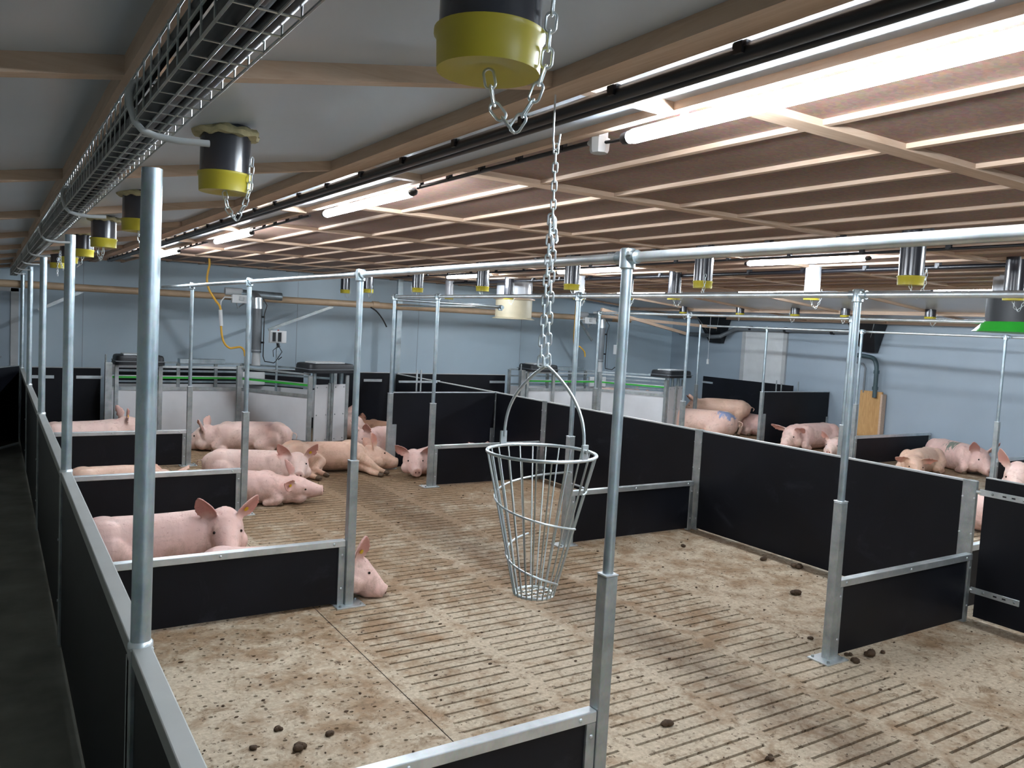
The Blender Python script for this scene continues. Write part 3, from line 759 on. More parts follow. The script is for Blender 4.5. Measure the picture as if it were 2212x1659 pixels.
# ------------------------------------------------------------------ feeding stations
def station(lab):
    t = thing('feeding_station', lab, 'feeding station', group='white feeding stations with black hoods')
    P = [(1.37, 12.45), (2.03, 12.40), (3.12, 12.40), (3.83, 11.25)]
    def post(x, y, h=1.12, w=.06, z0=.0): MB().box(x-w/2, y-w/2, z0, x+w/2, y+w/2, h).build('frame_post', M['galvd'], t, False, .004)
    post(1.37, 12.45, 1.13, .09); post(1.47, 12.42, 1.10, .05); post(2.03, 12.38, 1.10, .055); post(3.13, 12.36, 1.12, .08); post(3.83, 11.22, 1.07, .06, .05); post(4.46, 11.42, 1.07, .05, .05)
    MB().cyl((1.335, 12.45, 1.1), (1.335, 12.45, 1.24), .012, 8).build('latch_pin', M['galvd'], t)
    def pnl(a, b, z0, z1, nm='side_panel', mat='station', th=.012):
        MB().bar((a[0], a[1], (z0+z1)/2), (b[0], b[1], (z0+z1)/2), th, z1-z0).build(nm, M[mat], t, False)
    for a, b in ((P[0], P[1]), (P[1], P[2]), (P[2], P[3])):
        pnl(a, b, .12, .745)
        pnl(a, b, .745, .795, 'panel_edge', 'galvd', .03); pnl(a, b, .09, .13, 'bottom_edge', 'galvd', .03)
        pnl(a, b, 1.075, 1.10, 'top_rail', 'galvw', .045)
        pnl(a, b, .915, .945, 'green_strip', 'green', .012); pnl(a, b, .945, .958, 'strip_rail', 'galvw', .02)
    # back side frame and rails
    Q = [(1.5, 13.1), (3.35, 13.1), (4.45, 11.9)]
    for a, b in ((Q[0], Q[1]), (Q[1], Q[2])):
        for z in (.80, .96, 1.085): pnl(a, b, z, z+.03, 'back_rail', 'galv', .03)
        pnl(a, b, .35, .78, 'back_panel', 'station')
    for x, y in Q+[(2.4, 13.1), (2.95, 13.1)]: post(x, y, 1.1, .05)
    MB().box(3.2, 12.75, .80, 3.62, 12.80, 1.0).build('feed_box', M['white'], t, False, .01)
    MB().bar((2.35, 12.8, 1.15), (3.0, 12.8, 1.15), .18, .07).build('cover_plate', M['galv'], t, False, .005)
    # exit gate leaves
    def leaf(a, b):
        pnl(a, b, .10, .94, 'gate_leaf', 'station', .02)
        mx = Vector(((a[0]+b[0])/2, (a[1]+b[1])/2, 0)); d = Vector((b[0]-a[0], b[1]-a[1], 0)); n = Vector((d.y, -d.x, 0)).normalized()
        for u in (.15, .85):
            for z in (.14, .5, .90):
                p = Vector((a[0], a[1], 0))+d*u+n*.012; MB().ell((p.x, p.y, z), (.01, .01, .01), 8, 6).build('bolt', M['galvd'], t)
    leaf((3.90, 11.22), (4.13, 11.30)); leaf((4.22, 11.33), (4.43, 11.41))
    for x, y in ((4.145, 11.29), (4.19, 11.31)): MB().cyl((x, y, .06), (x, y, .96), .022, 12).build('hinge_tube', M['galvd'], t)
    MB().bar((3.85, 11.24, .07), (4.46, 11.43, .07), .05, .03).build('bottom_beam', M['galvd'], t, False)
    for x, y in ((4.20, 11.33), (3.6, 11.62)): MB().cyl((x, y, 0), (x, y, .1), .02, 10).build('foot', M['galvd'], t)
    for x, y in ((3.9, 11.25), (4.25, 11.5), (4.40, 11.5)): MB().cyl((x, y, .9), (x, y, 1.12), .03, 12).build('hood_stem', M['galv'], t)
    # hoods
    def hood(x0, x1, y0, y1, z, rz=0):
        cx, cy = (x0+x1)/2, (y0+y1)/2; w, d = (x1-x0)/2, (y1-y0)/2
        g = MB(); lay = [(1.0, 0), (1.0, .045), (.975, .05), (.965, .10), (.93, .125), (.86, .132)]
        v = []; n = 24
        for s, z_ in lay:
            for k in range(n):
                a = 2*PI*k/n; ca, sa = math.cos(a), math.sin(a); e = .28
                px = w*s*math.copysign(abs(ca)**e, ca); py = d*s*math.copysign(abs(sa)**e, sa); v.append((px, py, z_))
        f = [(i*n+k, i*n+(k+1) % n, (i+1)*n+(k+1) % n, (i+1)*n+k) for i in range(len(lay)-1) for k in range(n)]+[tuple(range(n-1, -1, -1)), tuple((len(lay)-1)*n+k for k in range(n))]
        g.add(v, f); h = g.build('hood', M['black'], t); h.location = (cx, cy, z); h.rotation_euler = (0, 0, rz)
        MB().box(-w*.65, -d*.6, .128, w*.6, d*.6, .15).build('hood_lid', M['lgreyp'], h, False, .004)
        MB().box(-w*.98, -d*1.01, .045, w*.98, d*1.01, .055).build('hood_seam', M['greyp'], h, False)
    hood(1.43, 2.08, 12.25, 12.75, 1.11)
    hood(3.72, 4.50, 11.15, 11.65, 1.115, math.radians(12))
    # small warning triangle sticker
    return t
stA = station('left white feeding station with two black hoods and a green strip')
stA.location = (0, 0, 0)
stB = dup(stA, (6.9, 0, 0), None, 'right white feeding station, half hidden by the long black wall')
def feeder(dx, word):
    t = thing('feed_drop', 'grey vertical feed pipe with motor and white box above the %s feeding station' % word, 'feed pipe', (dx, 0, 0), group='feed drops above the stations')
    MB().cyl((3.50, 12.85, 1.30), (3.50, 12.85, 2.02), .075, 24).build('down_pipe', M['greyp'], t)
    MB().cyl((3.50, 12.85, 1.10), (3.50, 12.85, 1.31), .068, 20, .06).build('lower_funnel', M['lgreyp'], t)
    MB().lathe([(.08, 1.335), (.08, 1.345)], 3.50, 12.85, 24).build('clamp_ring', M['galvw'], t)
    MB().path([(3.50, 12.85, 1.99), (3.50, 12.85, 2.12), (3.50, 13.0, 2.185), (3.5, 13.1, 2.185)], [.078, .08, .07, .07], 20).build('pipe_tee', M['galvw'], t)
    MB().cyl((3.06, 13.12, 2.235), (3.32, 13.12, 2.235), .062, 20).build('motor', M['lgreyp'], t)
    MB().cyl((3.30, 13.12, 2.215), (3.95, 13.12, 2.20), .066, 20).build('coupling', M['galv'], t)
    b_ = MB().box(3.13, 12.93, 2.06, 3.42, 13.02, 2.19).build('terminal_box', M['white'], t, False, .008)
    MB().box(3.24, 12.91, 2.10, 3.30, 12.93, 2.17).build('switch', M['lgreyp'], b_, False, .003)
    MB().path([(3.20, 12.95, 2.07), (3.22, 12.93, 1.98), (3.26, 12.95, 2.02), (3.34, 12.97, 2.07)], .012, 8).build('flexible_cable', M['greyp'], t)
    MB().path([(3.14, 12.95, 2.14), (3.02, 12.95, 2.14), (2.96, 12.93, 2.07), (2.95, 12.9, 1.95)], .011, 8).build('white_cable', M['white'], t)
    MB().path([(3.56, 12.78, 2.15), (3.62, 12.76, 2.05), (3.585, 12.77, 1.9), (3.585, 12.77, 1.25), (3.62, 12.8, 1.17), (3.75, 12.75, 1.15), (3.86, 12.7, 1.25)], .008, 8).build('side_cable', M['black'], t)
    for z in (1.45, 1.85): MB().box(3.55, 12.78, z, 3.60, 12.80, z+.03).build('cable_clip', M['black'], t, False)
    t = thing('control_box', 'white control box with two dark windows on a pole by the %s feed pipe' % word, 'control box', (dx+3.73, 12.5, 0), group='control boxes of the feeding stations')
    MB().cyl((0, .02, 0), (0, .02, 1.5), .018, 12).build('pole', M['galv'], t)
    c = MB().box(-.125, -.03, 1.475, .125, .07, 1.665).build('case', M['white'], t, False, .008)
    MB().box(-.115, -.05, 1.49, .05, -.03, 1.65).build('front_plate', M['lgreyp'], t, False, .004)
    for a in (-.10, -.015): MB().box(a, -.056, 1.50, a+.05, -.049, 1.64).build('dark_window', M['black'], t, False)
    MB().ell((0, 0, 1.672), (.012, .012, .012), 10, 6).build('red_light', M['redk'], t)
    MB().path([(.0, 0, 1.475), (.01, 0, 1.44), (.02, 0, 1.41)], .022, 8).build('cable_gland', M['black'], t)
    MB().path([(.01, -.01, 1.43), (-.07, 0, 1.36), (-.06, 0, 1.26)], .006, 6).build('cable', M['black'], t)
    MB().path([(.02, 0, 1.42), (.07, 0, 1.34), (.01, 0, 1.24), (-.02, 0, 1.2)], .006, 6).build('cable', M['black'], t)
M['redk'] = simple('red_lens', 'a8322c', .3)
feeder(0, 'left'); feeder(6.9, 'right')
t = thing('yellow_hose', 'yellow hose hanging from the ceiling down to the left feeding station', 'hose')
hp = [(2.72, 12.7, 2.71), (2.73, 12.7, 2.6), (2.70, 12.7, 2.4), (2.73, 12.7, 2.24), (2.83, 12.7, 2.08), (2.90, 12.7, 1.98), (2.915, 12.7, 1.8), (2.93, 12.7, 1.6), (2.97, 12.7, 1.45), (3.05, 12.7, 1.37), (3.13, 12.7, 1.375), (3.22, 12.7, 1.385), (3.275, 12.7, 1.33), (3.29, 12.7, 1.25)]
def smooth(p, n=4):
    P = [Vector(q) for q in p]; out = []
    for i in range(len(P)-1):
        a, b, c, d = P[max(i-1, 0)], P[i], P[i+1], P[min(i+2, len(P)-1)]
        for k in range(n):
            s = k/n; out.append(.5*((2*b)+(c-a)*s+(2*a-5*b+4*c-d)*s*s+(3*b-a-3*c+d)*s**3))
    return out+[P[-1]]
MB().path(smooth(hp), .016, 10).build('hose', M['hose'], t)
MB().cyl((2.92, 12.68, 1.70), (2.90, 12.68, 1.94), .028, 10).build('white_sleeve', M['white'], t)
MB().cyl((3.29, 12.7, 1.12), (3.29, 12.7, 1.25), .012, 8).build('metal_end', M['galvd'], t)
t = thing('yellow_hose', 'short visible end of a yellow hose at the right feeding station', 'hose')
MB().path(smooth([(9.62, 12.7, 2.6), (9.6, 12.7, 2.1), (9.62, 12.7, 1.62), (9.75, 12.7, 1.6), (9.88, 12.7, 1.5), (9.9, 12.7, 1.4)]), .014, 10).build('hose', M['hose'], t)
# feed pipe along the far wall
t = thing('feed_pipe', 'long beige feed pipe running across the far wall', 'pipe')
MB().cyl((-1.2, 13.15, 2.14), (3.35, 13.15, 2.155), .052, 18).build('left_length', M['pipebeige'], t)
MB().cyl((3.6, 13.15, 2.155), (11.4, 13.15, 2.185), .055, 18).build('right_length', M['pipebeige'], t)
for x in (5.6, 8.6): MB().lathe([(.062, -.06), (.062, .06)], n=18).build('sleeve', M['pipebeige'], t).matrix_local = Matrix.Translation((x, 13.15, 2.17)) @ Matrix.Rotation(PI/2, 4, 'Y')
def lone(name, lab, cat, g, mat, smooth_=True): return tag(g.build(name, mat, None, smooth_), lab, cat)
lone('support_beam', 'grey support angle sloping up to the beige feed pipe behind the control box', 'beam', MB().bar((3.78, 13.2, 1.66), (4.85, 13.2, 2.10), .03, .045), M['galvd'], False)
lone('support_beam', 'short grey sloping support behind the second and third pipe posts', 'beam', MB().bar((.55, 13.2, 1.80), (1.10, 13.2, 2.10), .03, .045), M['galvd'], False)
lone('support_beam', 'dark sloping support at the right feeding station pipe', 'beam', MB().bar((10.45, 13.2, 1.72), (10.1, 13.2, 2.1), .03, .045), M['galvd'], False)
lone('loose_cable', 'black loose cable end hanging in a curve from the beige feed pipe', 'cable', MB().path(smooth([(5.45, 13.0, 2.12), (5.56, 13.0, 2.06), (5.68, 13.0, 1.93), (5.76, 13.0, 1.80)]), .012, 8), M['black'])
lone('wood_beam', 'pale timber leaning down from the ceiling at the far right corner', 'beam', MB().bar((10.0, 12.4, 2.35), (12.3, 12.4, 1.97), .05, .06), M['woodx'], False)
lone('wood_beam', 'pale timber running level at the far right corner', 'beam', MB().bar((10.4, 12.9, 2.23), (13.0, 12.2, 2.14), .05, .06), M['woodx'], False)
# corridor end door
t = tag(thing('door_1', None, None, (-.12, YEND-.03, 0)), None, None, kind='structure')
MB().box(-.95, -.02, .02, .36, .02, 2.05).build('door_leaf', M['wallr'], t, False)
MB().box(.36, -.04, 0, .46, .03, 2.1).build('frame_side', M['lgreyp'], t, False)
MB().box(-1.05, -.04, 2.05, .46, .03, 2.12).build('frame_top', M['lgreyp'], t, False)
MB().path([(.24, -.03, 1.07), (.24, -.08, 1.07), (.08, -.08, 1.07)], .012, 8).build('handle', M['galvd'], t)
# right wall fittings
t = thing('door_2', None, None, (XR-.02, 11.0, 0)); t['kind'] = 'structure'
MB().box(-.02, 0, .02, .015, 1.0, 2.08).build('door_leaf', M['white'], t, False)
for a in (-.09, 1.0): MB().box(-.035, a, 0, .015, a+.09, 2.12).build('frame_side', M['lgreyp'], t, False)
MB().box(-.035, -.09, 2.08, .015, 1.09, 2.12).build('frame_top', M['lgreyp'], t, False)
def hopper(y0, y1, z0, z1, lab):
    t = thing('wall_air_hopper', lab, 'air inlet', (XR, (y0+y1)/2, 0), group='dark air inlets on the side wall')
    h = (y1-y0)/2; g = MB(); v = [(-.02, -h, z1), (-.02, h, z1), (-.42, h, z1), (-.42, -h, z1), (-.02, -h*.5, z0), (-.02, h*.5, z0), (-.12, h*.5, z0), (-.12, -h*.5, z0)]
    g.add(v, [(0, 1, 2, 3), (4, 7, 6, 5), (0, 4, 5, 1), (1, 5, 6, 2), (2, 6, 7, 3), (3, 7, 4, 0)]); g.build('hopper', M['black'], t, False)
    MB().path([(-.425, -h, z1), (-.13, 0, z0+.05), (-.425, h, z1)], .008, 6).build('brace_wire', M['galvd'], t)
hopper(12.45, 13.15, 1.80, 2.40, 'dark tapering air inlet on the side wall, left of the pale door')
hopper(8.75, 9.3, 1.80, 2.32, 'dark tapering air inlet on the side wall, behind the twin thin posts')
t = thing('drain_pipe', 'dark grey pipe running along the top of the side wall between the air inlets', 'pipe')
MB().path([(13.62, 13.9, 1.98), (13.55, 12.9, 1.96), (13.4, 12.75, 1.93), (13.4, 12.45, 1.95), (13.6, 12.35, 2.07), (13.62, 12.2, 2.13), (13.62, 9.2, 2.17)], .045, 12).build('pipe', M['greyp'], t)
for y in (9.8, 10.9, 11.8): MB().lathe([(.055, -.03), (.055, .03)], n=12).build('pipe_clip', M['black'], t).matrix_local = Matrix.Translation((13.62, y, 2.15)) @ Matrix.Rotation(PI/2, 4, 'X')
t = thing('down_pipe', 'dark green grey drain pipe bending down to the wooden board', 'pipe')
M['dgreen'] = simple('dark_green_grey_pipe', '3f5358', .4)
MB().path(smooth([(13.6, 9.35, 1.74), (13.6, 9.1, 1.73), (13.6, 8.9, 1.70), (13.6, 8.82, 1.6), (13.6, 8.80, 1.4), (13.6, 8.80, .98)]), .04, 12).build('pipe', M['dgreen'], t)
for z in (1.45, 1.15): MB().lathe([(.052, z-.03), (.052, z+.03)], 13.6, 8.80, 14).build('socket', M['dgreen'], t)
lone('thin_pipe', 'thin grey pipe beside the dark drain pipe on the side wall', 'pipe', MB().path([(13.65, 9.3, 1.60), (13.65, 9.12, 1.58), (13.65, 9.06, 1.5), (13.65, 9.06, 1.05)], .018, 10), M['greyp'])
t = thing('wooden_board', 'upright knotty wooden board on the side wall below the drain pipe', 'board', (13.66, 8.9, 0))
MB().box(-.02, -.22, .05, .02, .22, 1.09).build('board', M['woodo'], t, False, .004)
MB().box(-.06, -.26, .05, .06, -.22, 1.05).build('side_batten', M['woody'], t, False)
lone('hanging_sensor', 'small white sensor hanging on a thin cord before the side wall', 'sensor', MB().cyl((12.6, 12.0, 1.36), (12.6, 12.0, 1.46), .025, 12).path([(12.6, 12.0, 1.46), (12.6, 12.0, 1.8), (12.6, 12.0, 2.5)], .003, 5), M['white'])
# rods on the far divider
t = thing('latch_rods', 'thin upright latch rods behind the far right divider', 'latch', (12.4, 10.3, 0))
for q, z in ((0, 1.12), (.35, 1.16), (.5, 1.10), (1.0, 1.14)): MB().cyl((q, 0, .0), (q-.03, 0, z), .012, 8).build('rod', M['galvd'], t)

# ------------------------------------------------------------------ manure on the floor
def clump(x, y, s, lab, seed):
    rnd = random.Random(seed); g = MB()
    for k in range(rnd.randint(3, 5)):
        g.ell((rnd.uniform(-.6, .6)*s, rnd.uniform(-.5, .5)*s, s*rnd.uniform(.25, .5)), (s*rnd.uniform(.5, .8), s*rnd.uniform(.45, .65), s*rnd.uniform(.35, .55)), 10, 7)
    g.v = [(p[0]+rnd.uniform(-1, 1)*s*.05, p[1]+rnd.uniform(-1, 1)*s*.05, max(.0005, p[2]+rnd.uniform(-1, 1)*s*.05)) for p in g.v]
    o = g.build('manure_clump', M['dung']); o.location = (x, y, 0); tag(o, lab, 'manure', 'manure clumps on the floor')
for i, (x, y, s, lab) in enumerate([(2.818, 2.79, .034, 'single dark manure clump alone on the slats in the bottom right'), (4.44, 2.85, .036, 'manure ball nearest the foot plate of the right low partition'),
    (4.63, 2.88, .042, 'largest manure ball by the right low partition'), (4.73, 2.86, .022, 'small manure ball right of the largest one by the low partition'), (4.49, 2.93, .025, 'flat manure lump touching the right low partition'),
    (4.507, 3.22, .02, 'small manure lump left of the post with foot plate'), (5.18, 3.86, .045, 'flattened brown manure patch before the long black wall'), (5.80, 4.34, .05, 'manure heap in the shadow at the foot of the black wall'),
    (5.7, 4.62, .04, 'manure lump in the wall shadow, farther from the post'), (5.33, 5.22, .03, 'manure crumb near the far corner of the black wall'), (4.65, 5.42, .03, 'manure lump under the second right low partition'),
    (.982, 3.47, .022, 'manure lump on the perforated floor, leftmost of the near ones'), (1.13, 3.59, .022, 'manure lump in the middle of the perforated floor'), (1.173, 3.386, .03, 'largest manure lump on the perforated floor'),
    (1.333, 3.44, .024, 'manure lump on the perforated floor, rightmost of the near ones'), (3.04, 2.33, .022, 'small manure lump near the bottom edge on the slats')]):
    clump(x, y, s, lab, i)
rnd = random.Random(3); g = MB()
for k in range(900):
    x = rnd.uniform(.45, 5.85); y = rnd.uniform(1.7, 9.0); s = rnd.choice((.002, .003, .003, .004, .005, .008))*rnd.uniform(.7, 1.2)
    if k % 6 == 0: x = rnd.uniform(.45, 1.75); y = rnd.uniform(2.4, 4.8)
    if k % 7 == 0: x = rnd.uniform(4.5, 5.9)
    g.ell((x, y, s*.4), (s*rnd.uniform(.8, 1.8), s*rnd.uniform(.7, 1.3), s*.55), 6, 4)
o = g.build('dirt_crumbs', M['dung']); tag(o, 'small dark dirt crumbs scattered over the pen floor', 'dirt', kind='stuff')

# ------------------------------------------------------------------ pigs
def sgn_pow(c, e): return math.copysign(abs(c)**e, c)
def loft(g, rings, n=20):      # rings: (centre, side, up, w, h)
    v = []
    for c, sd, up, w, h in rings:
        for k in range(n):
            a = 2*PI*k/n; v.append(c+sd*(w*math.cos(a))+up*(h*math.sin(a)))
    f = [(i*n+k, i*n+(k+1) % n, (i+1)*n+(k+1) % n, (i+1)*n+k) for i in range(len(rings)-1) for k in range(n)]
    f += [tuple(range(n-1, -1, -1)), tuple((len(rings)-1)*n+k for k in range(n))]
    g.add(v, f)
LEGS = {
 'sternal': [[(.27, .10, .16, .085), (.33, .15, .07, .05), (.22, .16, .035, .032), (.33, .15, .025, .026)],
             [(.27, -.10, .16, .085), (.33, -.15, .07, .05), (.22, -.16, .035, .032), (.33, -.15, .025, .026)],
             [(-.33, .11, .17, .13), (-.20, .17, .10, .085), (-.32, .19, .05, .042), (-.18, .20, .03, .028)],
             [(-.33, -.11, .17, .13), (-.20, -.17, .10, .085), (-.32, -.19, .05, .042), (-.18, -.20, .03, .028)]],
 # lying on its side, legs out towards -y
 'side': [[(.27, -.08, .10, .09), (.33, -.22, .06, .05), (.34, -.34, .035, .03), (.39, -.42, .028, .026)],
          [(.25, -.10, .20, .08), (.33, -.24, .14, .05), (.40, -.34, .08, .03), (.46, -.38, .05, .025)],
          [(-.33, -.08, .12, .14), (-.22, -.22, .08, .075), (-.32, -.34, .045, .036), (-.26, -.46, .03, .027)],
          [(-.33, -.08, .22, .12), (-.18, -.22, .16, .07), (-.26, -.33, .10, .036), (-.18, -.43, .06, .027)]],
 'stand': [[(.27, .10, .42, .08), (.27, .12, .25, .05), (.29, .12, .10, .03), (.30, .12, .03, .03)], [(.27, -.10, .42, .08), (.27, -.12, .25, .05), (.29, -.12, .10, .03), (.30, -.12, .03, .03)],
           [(-.36, .10, .45, .13), (-.33, .12, .28, .075), (-.42, .12, .15, .035), (-.38, .12, .03, .03)], [(-.36, -.10, .45, .13), (-.33, -.12, .28, .075), (-.42, -.12, .15, .035), (-.38, -.12, .03, .03)]],
}
PROF = [(-.56, .025, .03, .02), (-.545, .07, .085, .01), (-.50, .125, .135, 0), (-.42, .165, .175, 0), (-.30, .180, .190, 0), (-.15, .178, .188, 0), (0, .180, .190, -.002), (.13, .178, .186, 0), (.25, .165, .178, 0), (.34, .145, .160, .0), (.42, .128, .142, .0)]
def make_pig(lab, x, y, rz, pose='sternal', hd=(1, 0, -.25), hup=(0, 0, 1), hpos=(.40, 0, .21), s=1.0, mat=None, zs=1.0, vox=.012, ear=(1, .55, .25), tags=(), zoff=0, group='pigs resting in the pens', fat=1.0):
    g = MB(); X = Vector((1, 0, 0)); Y = Vector((0, 1, 0)); Z = Vector((0, 0, 1))
    bz = .185 if pose != 'stand' else .52
    bend = hpos[1]
    rings = []
    for px, w, h, dz in PROF:
        f = max(0, (px-.1)/.32); c = Vector((px+(hpos[0]-.40)*f, bend*f**1.5, bz+dz+(hpos[2]-.21)*f))
        if pose == 'side': w, h = h*.98, w*.95
        rings.append((c, Y, Z, w*fat, h))
    loft(g, rings, 24)
    d = Vector(hd).normalized(); up = Vector(hup); up = (up-d*up.dot(d)).normalized(); sd = up.cross(d)   # sd = pig's left
    H0 = Vector(hpos)
    if pose == 'stand': H0 = H0+Vector((0, 0, .33))
    nb = rings[-1][0]
    # neck bridge
    g.ell((nb+H0)/2-X*.02, (.14, .135, .14), 16, 10); g.ell(nb-X*.06, (.13, .14, .15), 16, 10)
    def Hp(a, b_, c): return H0+d*a+sd*b_+up*c
    hr = [(-.05, .125, .145, 0), (.03, .134, .152, .0), (.09, .124, .138, .0), (.14, .104, .118, -.010), (.19, .084, .104, -.024), (.235, .070, .086, -.034), (.27, .061, .070, -.040), (.288, .058, .060, -.040), (.300, .062, .060, -.038), (.310, .058, .056, -.038)]
    loft(g, [(Hp(a, 0, c), sd, up, w, h) for a, w, h, c in hr], 22)
    for q in (-1, 1):
        g.ell(Vector((.22, q*.085, bz+.01)), (.15, .10, .165), 14, 10); g.ell(Vector((-.36, q*.075, bz+.015)), (.17, .115, .170), 14, 10)
        g.ell(Hp(.075, q*.078, -.062), (.085, .078, .078), 12, 8)          # jowl
        g.ell(Hp(.118, q*.068, .066), (.034, .028, .028), 10, 7)        # brow
    g.ell(Hp(.215, 0, -.095), (.06, .045, .028), 10, 7)                   # lower jaw
    # ears
    for q in (-1, 1):
        e_up, e_out, e_fw = ear[:3] if q == 1 or len(ear) < 6 else ear[3:6]
        root = Hp(.025, q*.085, .095); ax = (up*e_up+sd*(q*e_out)+d*e_fw).normalized()
        fr = (d*.8+sd*(q*.45)-up*.1); fr = (fr-ax*fr.dot(ax)).normalized(); wd_ = ax.cross(fr)
        rows = [(-.02, .034), (.02, .054), (.07, .072), (.12, .072), (.16, .056), (.195, .034), (.22, .008)]
        v = []; n = 9
        for side_ in (0, 1):
            for a, w in rows:
                for k in range(n):
                    u = -1+2*k/(n-1); cur = .45*w*(u*u)+.10*a*a*6
                    p = root+ax*a+wd_*(w*u)+fr*(cur-(0 if side_ == 0 else .013))
                    v.append(p)
        R_ = len(rows); f = []
        for i in range(R_-1):
            for k in range(n-1):
                a0 = i*n+k; f.append((a0, a0+1, a0+n+1, a0+n)); b0 = R_*n+a0; f.append((b0, b0+n, b0+n+1, b0+1))
        o_ = R_*n
        for i in range(R_-1):
            f.append((i*n, (i+1)*n, o_+(i+1)*n, o_+i*n)); f.append((i*n+n-1, o_+i*n+n-1, o_+(i+1)*n+n-1, (i+1)*n+n-1))
        for k in range(n-1):
            f.append((k, o_+k, o_+k+1, k+1)); e = (R_-1)*n; f.append((e+k, e+k+1, o_+e+k+1, o_+e+k))
        g.add(v, f)
        if q == 1: earL = (root, ax, fr, wd_)
        else: earR = (root, ax, fr, wd_)
    hooves = []
    for leg in LEGS[pose]:
        pts = [Vector(p[:3]) for p in leg]; rad = [p[3] for p in leg]
        for i in range(len(pts)-1):
            g.path([pts[i], pts[i+1]], [rad[i], rad[i+1]], 12); g.ell(pts[i], (rad[i],)*3, 12, 8)
        g.ell(pts[-1], (rad[-1],)*3, 12, 8); hooves.append((pts[-1], (pts[-1]-pts[-2]).normalized(), rad[-1]))
    g.path(smooth([(-.55, 0, bz+.06), (-.60, .02, bz+.05), (-.62, .05, bz+.02), (-.60, .06, bz-.02)], 3), [.014]*4+[.011]*3+[.009]*2+[.006] if False else .011, 8)
    if pose != 'stand': g.v = [(p[0], p[1], max(.004, p[2])) for p in g.v]
    me = bpy.data.meshes.new('pig_raw'); me.from_pydata(g.v, [], g.f); me.update()
    tmp = bpy.data.objects.new('pig_raw', me); C.objects.link(tmp)
    r = tmp.modifiers.new('r', 'REMESH'); r.mode = 'VOXEL'; r.voxel_size = vox/s
    sm = tmp.modifiers.new('s', 'SMOOTH'); sm.factor = .6; sm.iterations = max(2, int(round(5*(.012/vox))))
    dg = bpy.context.evaluated_depsgraph_get(); dg.update()
    out = bpy.data.meshes.new_from_object(tmp.evaluated_get(dg)); out.name = 'pig_body'
    bpy.data.objects.remove(tmp); out.materials.clear(); out.materials.append(mat or M['pigA']); out.shade_smooth()
    at = out.attributes.new('blush', 'FLOAT', 'POINT'); snt = Hp(.305, 0, -.036)
    vals = []
    for vtx in out.vertices:
        p = vtx.co; b_ = max(0, 1-(p-snt).length/.06)*.9
        for root, ax, fr, w_ in (earL, earR):
            q = p-root; a_ = q.dot(ax)
            if .035 < a_ < .25 and (q-ax*a_).length < .10: b_ = max(b_, min(1, (a_-.035)/.05)*(1 if vtx.normal.dot(fr) > 0 else .45))
        vals.append(b_)
    at.data.foreach_set('value', vals)
    t = bpy.data.objects.new('pig', out); C.objects.link(t)
    t.location = (x, y, zoff); t.rotation_euler = (0, 0, math.radians(rz)); t.scale = (s, s, s*zs); tag(t, lab, 'pig', group)
    # details
    for q in (-1, 1):
        MB().ell(Hp(.142, q*.090, .052), (.0100,)*3, 10, 8).build('eye', M['eye'], t)
        MB().ell(Hp(.311, q*.021, -.034), (.006, .009, .011) if abs(d.x) > abs(d.y) else (.009, .006, .011), 8, 6).build('nostril', M['nostril'], t)
    for p, dd, rr_ in hooves:
        MB().path([p-dd*.0, p+dd*.030, p+dd*.048], [rr_*1.03, rr_*1.02, rr_*.65], 10).build('hoof', M['hoof'], t)
    for which in tags:
        root, ax, fr, w_ = earL if which == 'L' else earR
        p = root+ax*.085+fr*.016
        MB().path([p, p+fr*.006], [.017, .017], 10).build('ear_tag', M['yellowb'], t)
    return t
M['pigA'] = pig_mat('pink_pig_skin', 'dab4aa', 'ebcabf', .5)
M['pigB'] = pig_mat('pale_pig_skin', 'dfbeb3', 'edd2c6', .35)
M['pigC'] = pig_mat('tan_dirty_pig_skin', 'd2aa94', 'e4c3ac', .55, 'a07a58')
M['pigD'] = pig_mat('soiled_pig_skin', 'c4977c', 'dab196', .9, '7d5a3e')
M['pigBlue'] = pig_mat('blue_marked_pig_skin', 'dab4a4', 'e9c9b9', .4, mark=('4f7fb3', (-.40, .09, .13)))
M['pigGreen'] = pig_mat('green_marked_pig_skin', 'dab2a8', 'e8c7bb', .4, mark=('2f6a58', (.0, -.10, .10)))
def toward(rz, wx, wy, wz):      # world direction to local
    a = math.radians(-rz); return (wx*math.cos(a)-wy*math.sin(a), wx*math.sin(a)+wy*math.cos(a), wz)
make_pig('pink pig resting with raised ears behind the nearest whole low partition', 1.06, 6.30, 0, 'sternal', toward(0, -.05, -.95, -.28), hpos=(.40, -.10, .265), s=1.06, zs=1.05, vox=.010, ear=(1.1, .62, .12), tags=('L',), mat=M['pigA'])
make_pig('pig head peeking out beside the post of the nearest low partition', 1.66, 5.42, -15, 'sternal', toward(-15, .80, -.45, -.40), (.35, .25, 1), hpos=(.47, -.08, .19), s=1.0, zs=.9, vox=.010, ear=(.9, .35, -.2), tags=('R',))
make_pig('pink pig with yellow ear tag, snout to the right, nearest on the open slats', 2.13, 8.22, -14, 'sternal', toward(-14, .93, -.30, .03), (.2, -.5, 1), hpos=(.45, -.03, .17), s=1.06, zs=.85, vox=.011, ear=(.75, .6, -.45), tags=('R',), mat=M['pigA'])
make_pig('pale pig facing the camera with both ears up, behind the nearest lying pig', 2.52, 9.22, -22, 'sternal', toward(-22, -.22, -.95, -.10), hpos=(.48, -.06, .22), s=1.0, vox=.011, ear=(1, .75, .05), tags=('L',), mat=M['pigB'])
make_pig('long tan pig stretched on its side with legs to the front', 3.58, 9.62, -4, 'side', (1, -.12, -.10), (0, .3, 1), hpos=(.42, 0, .15), s=1.2, zs=.88, vox=.012, ear=(.8, .5, -.4), tags=('L',), mat=M['pigC'])
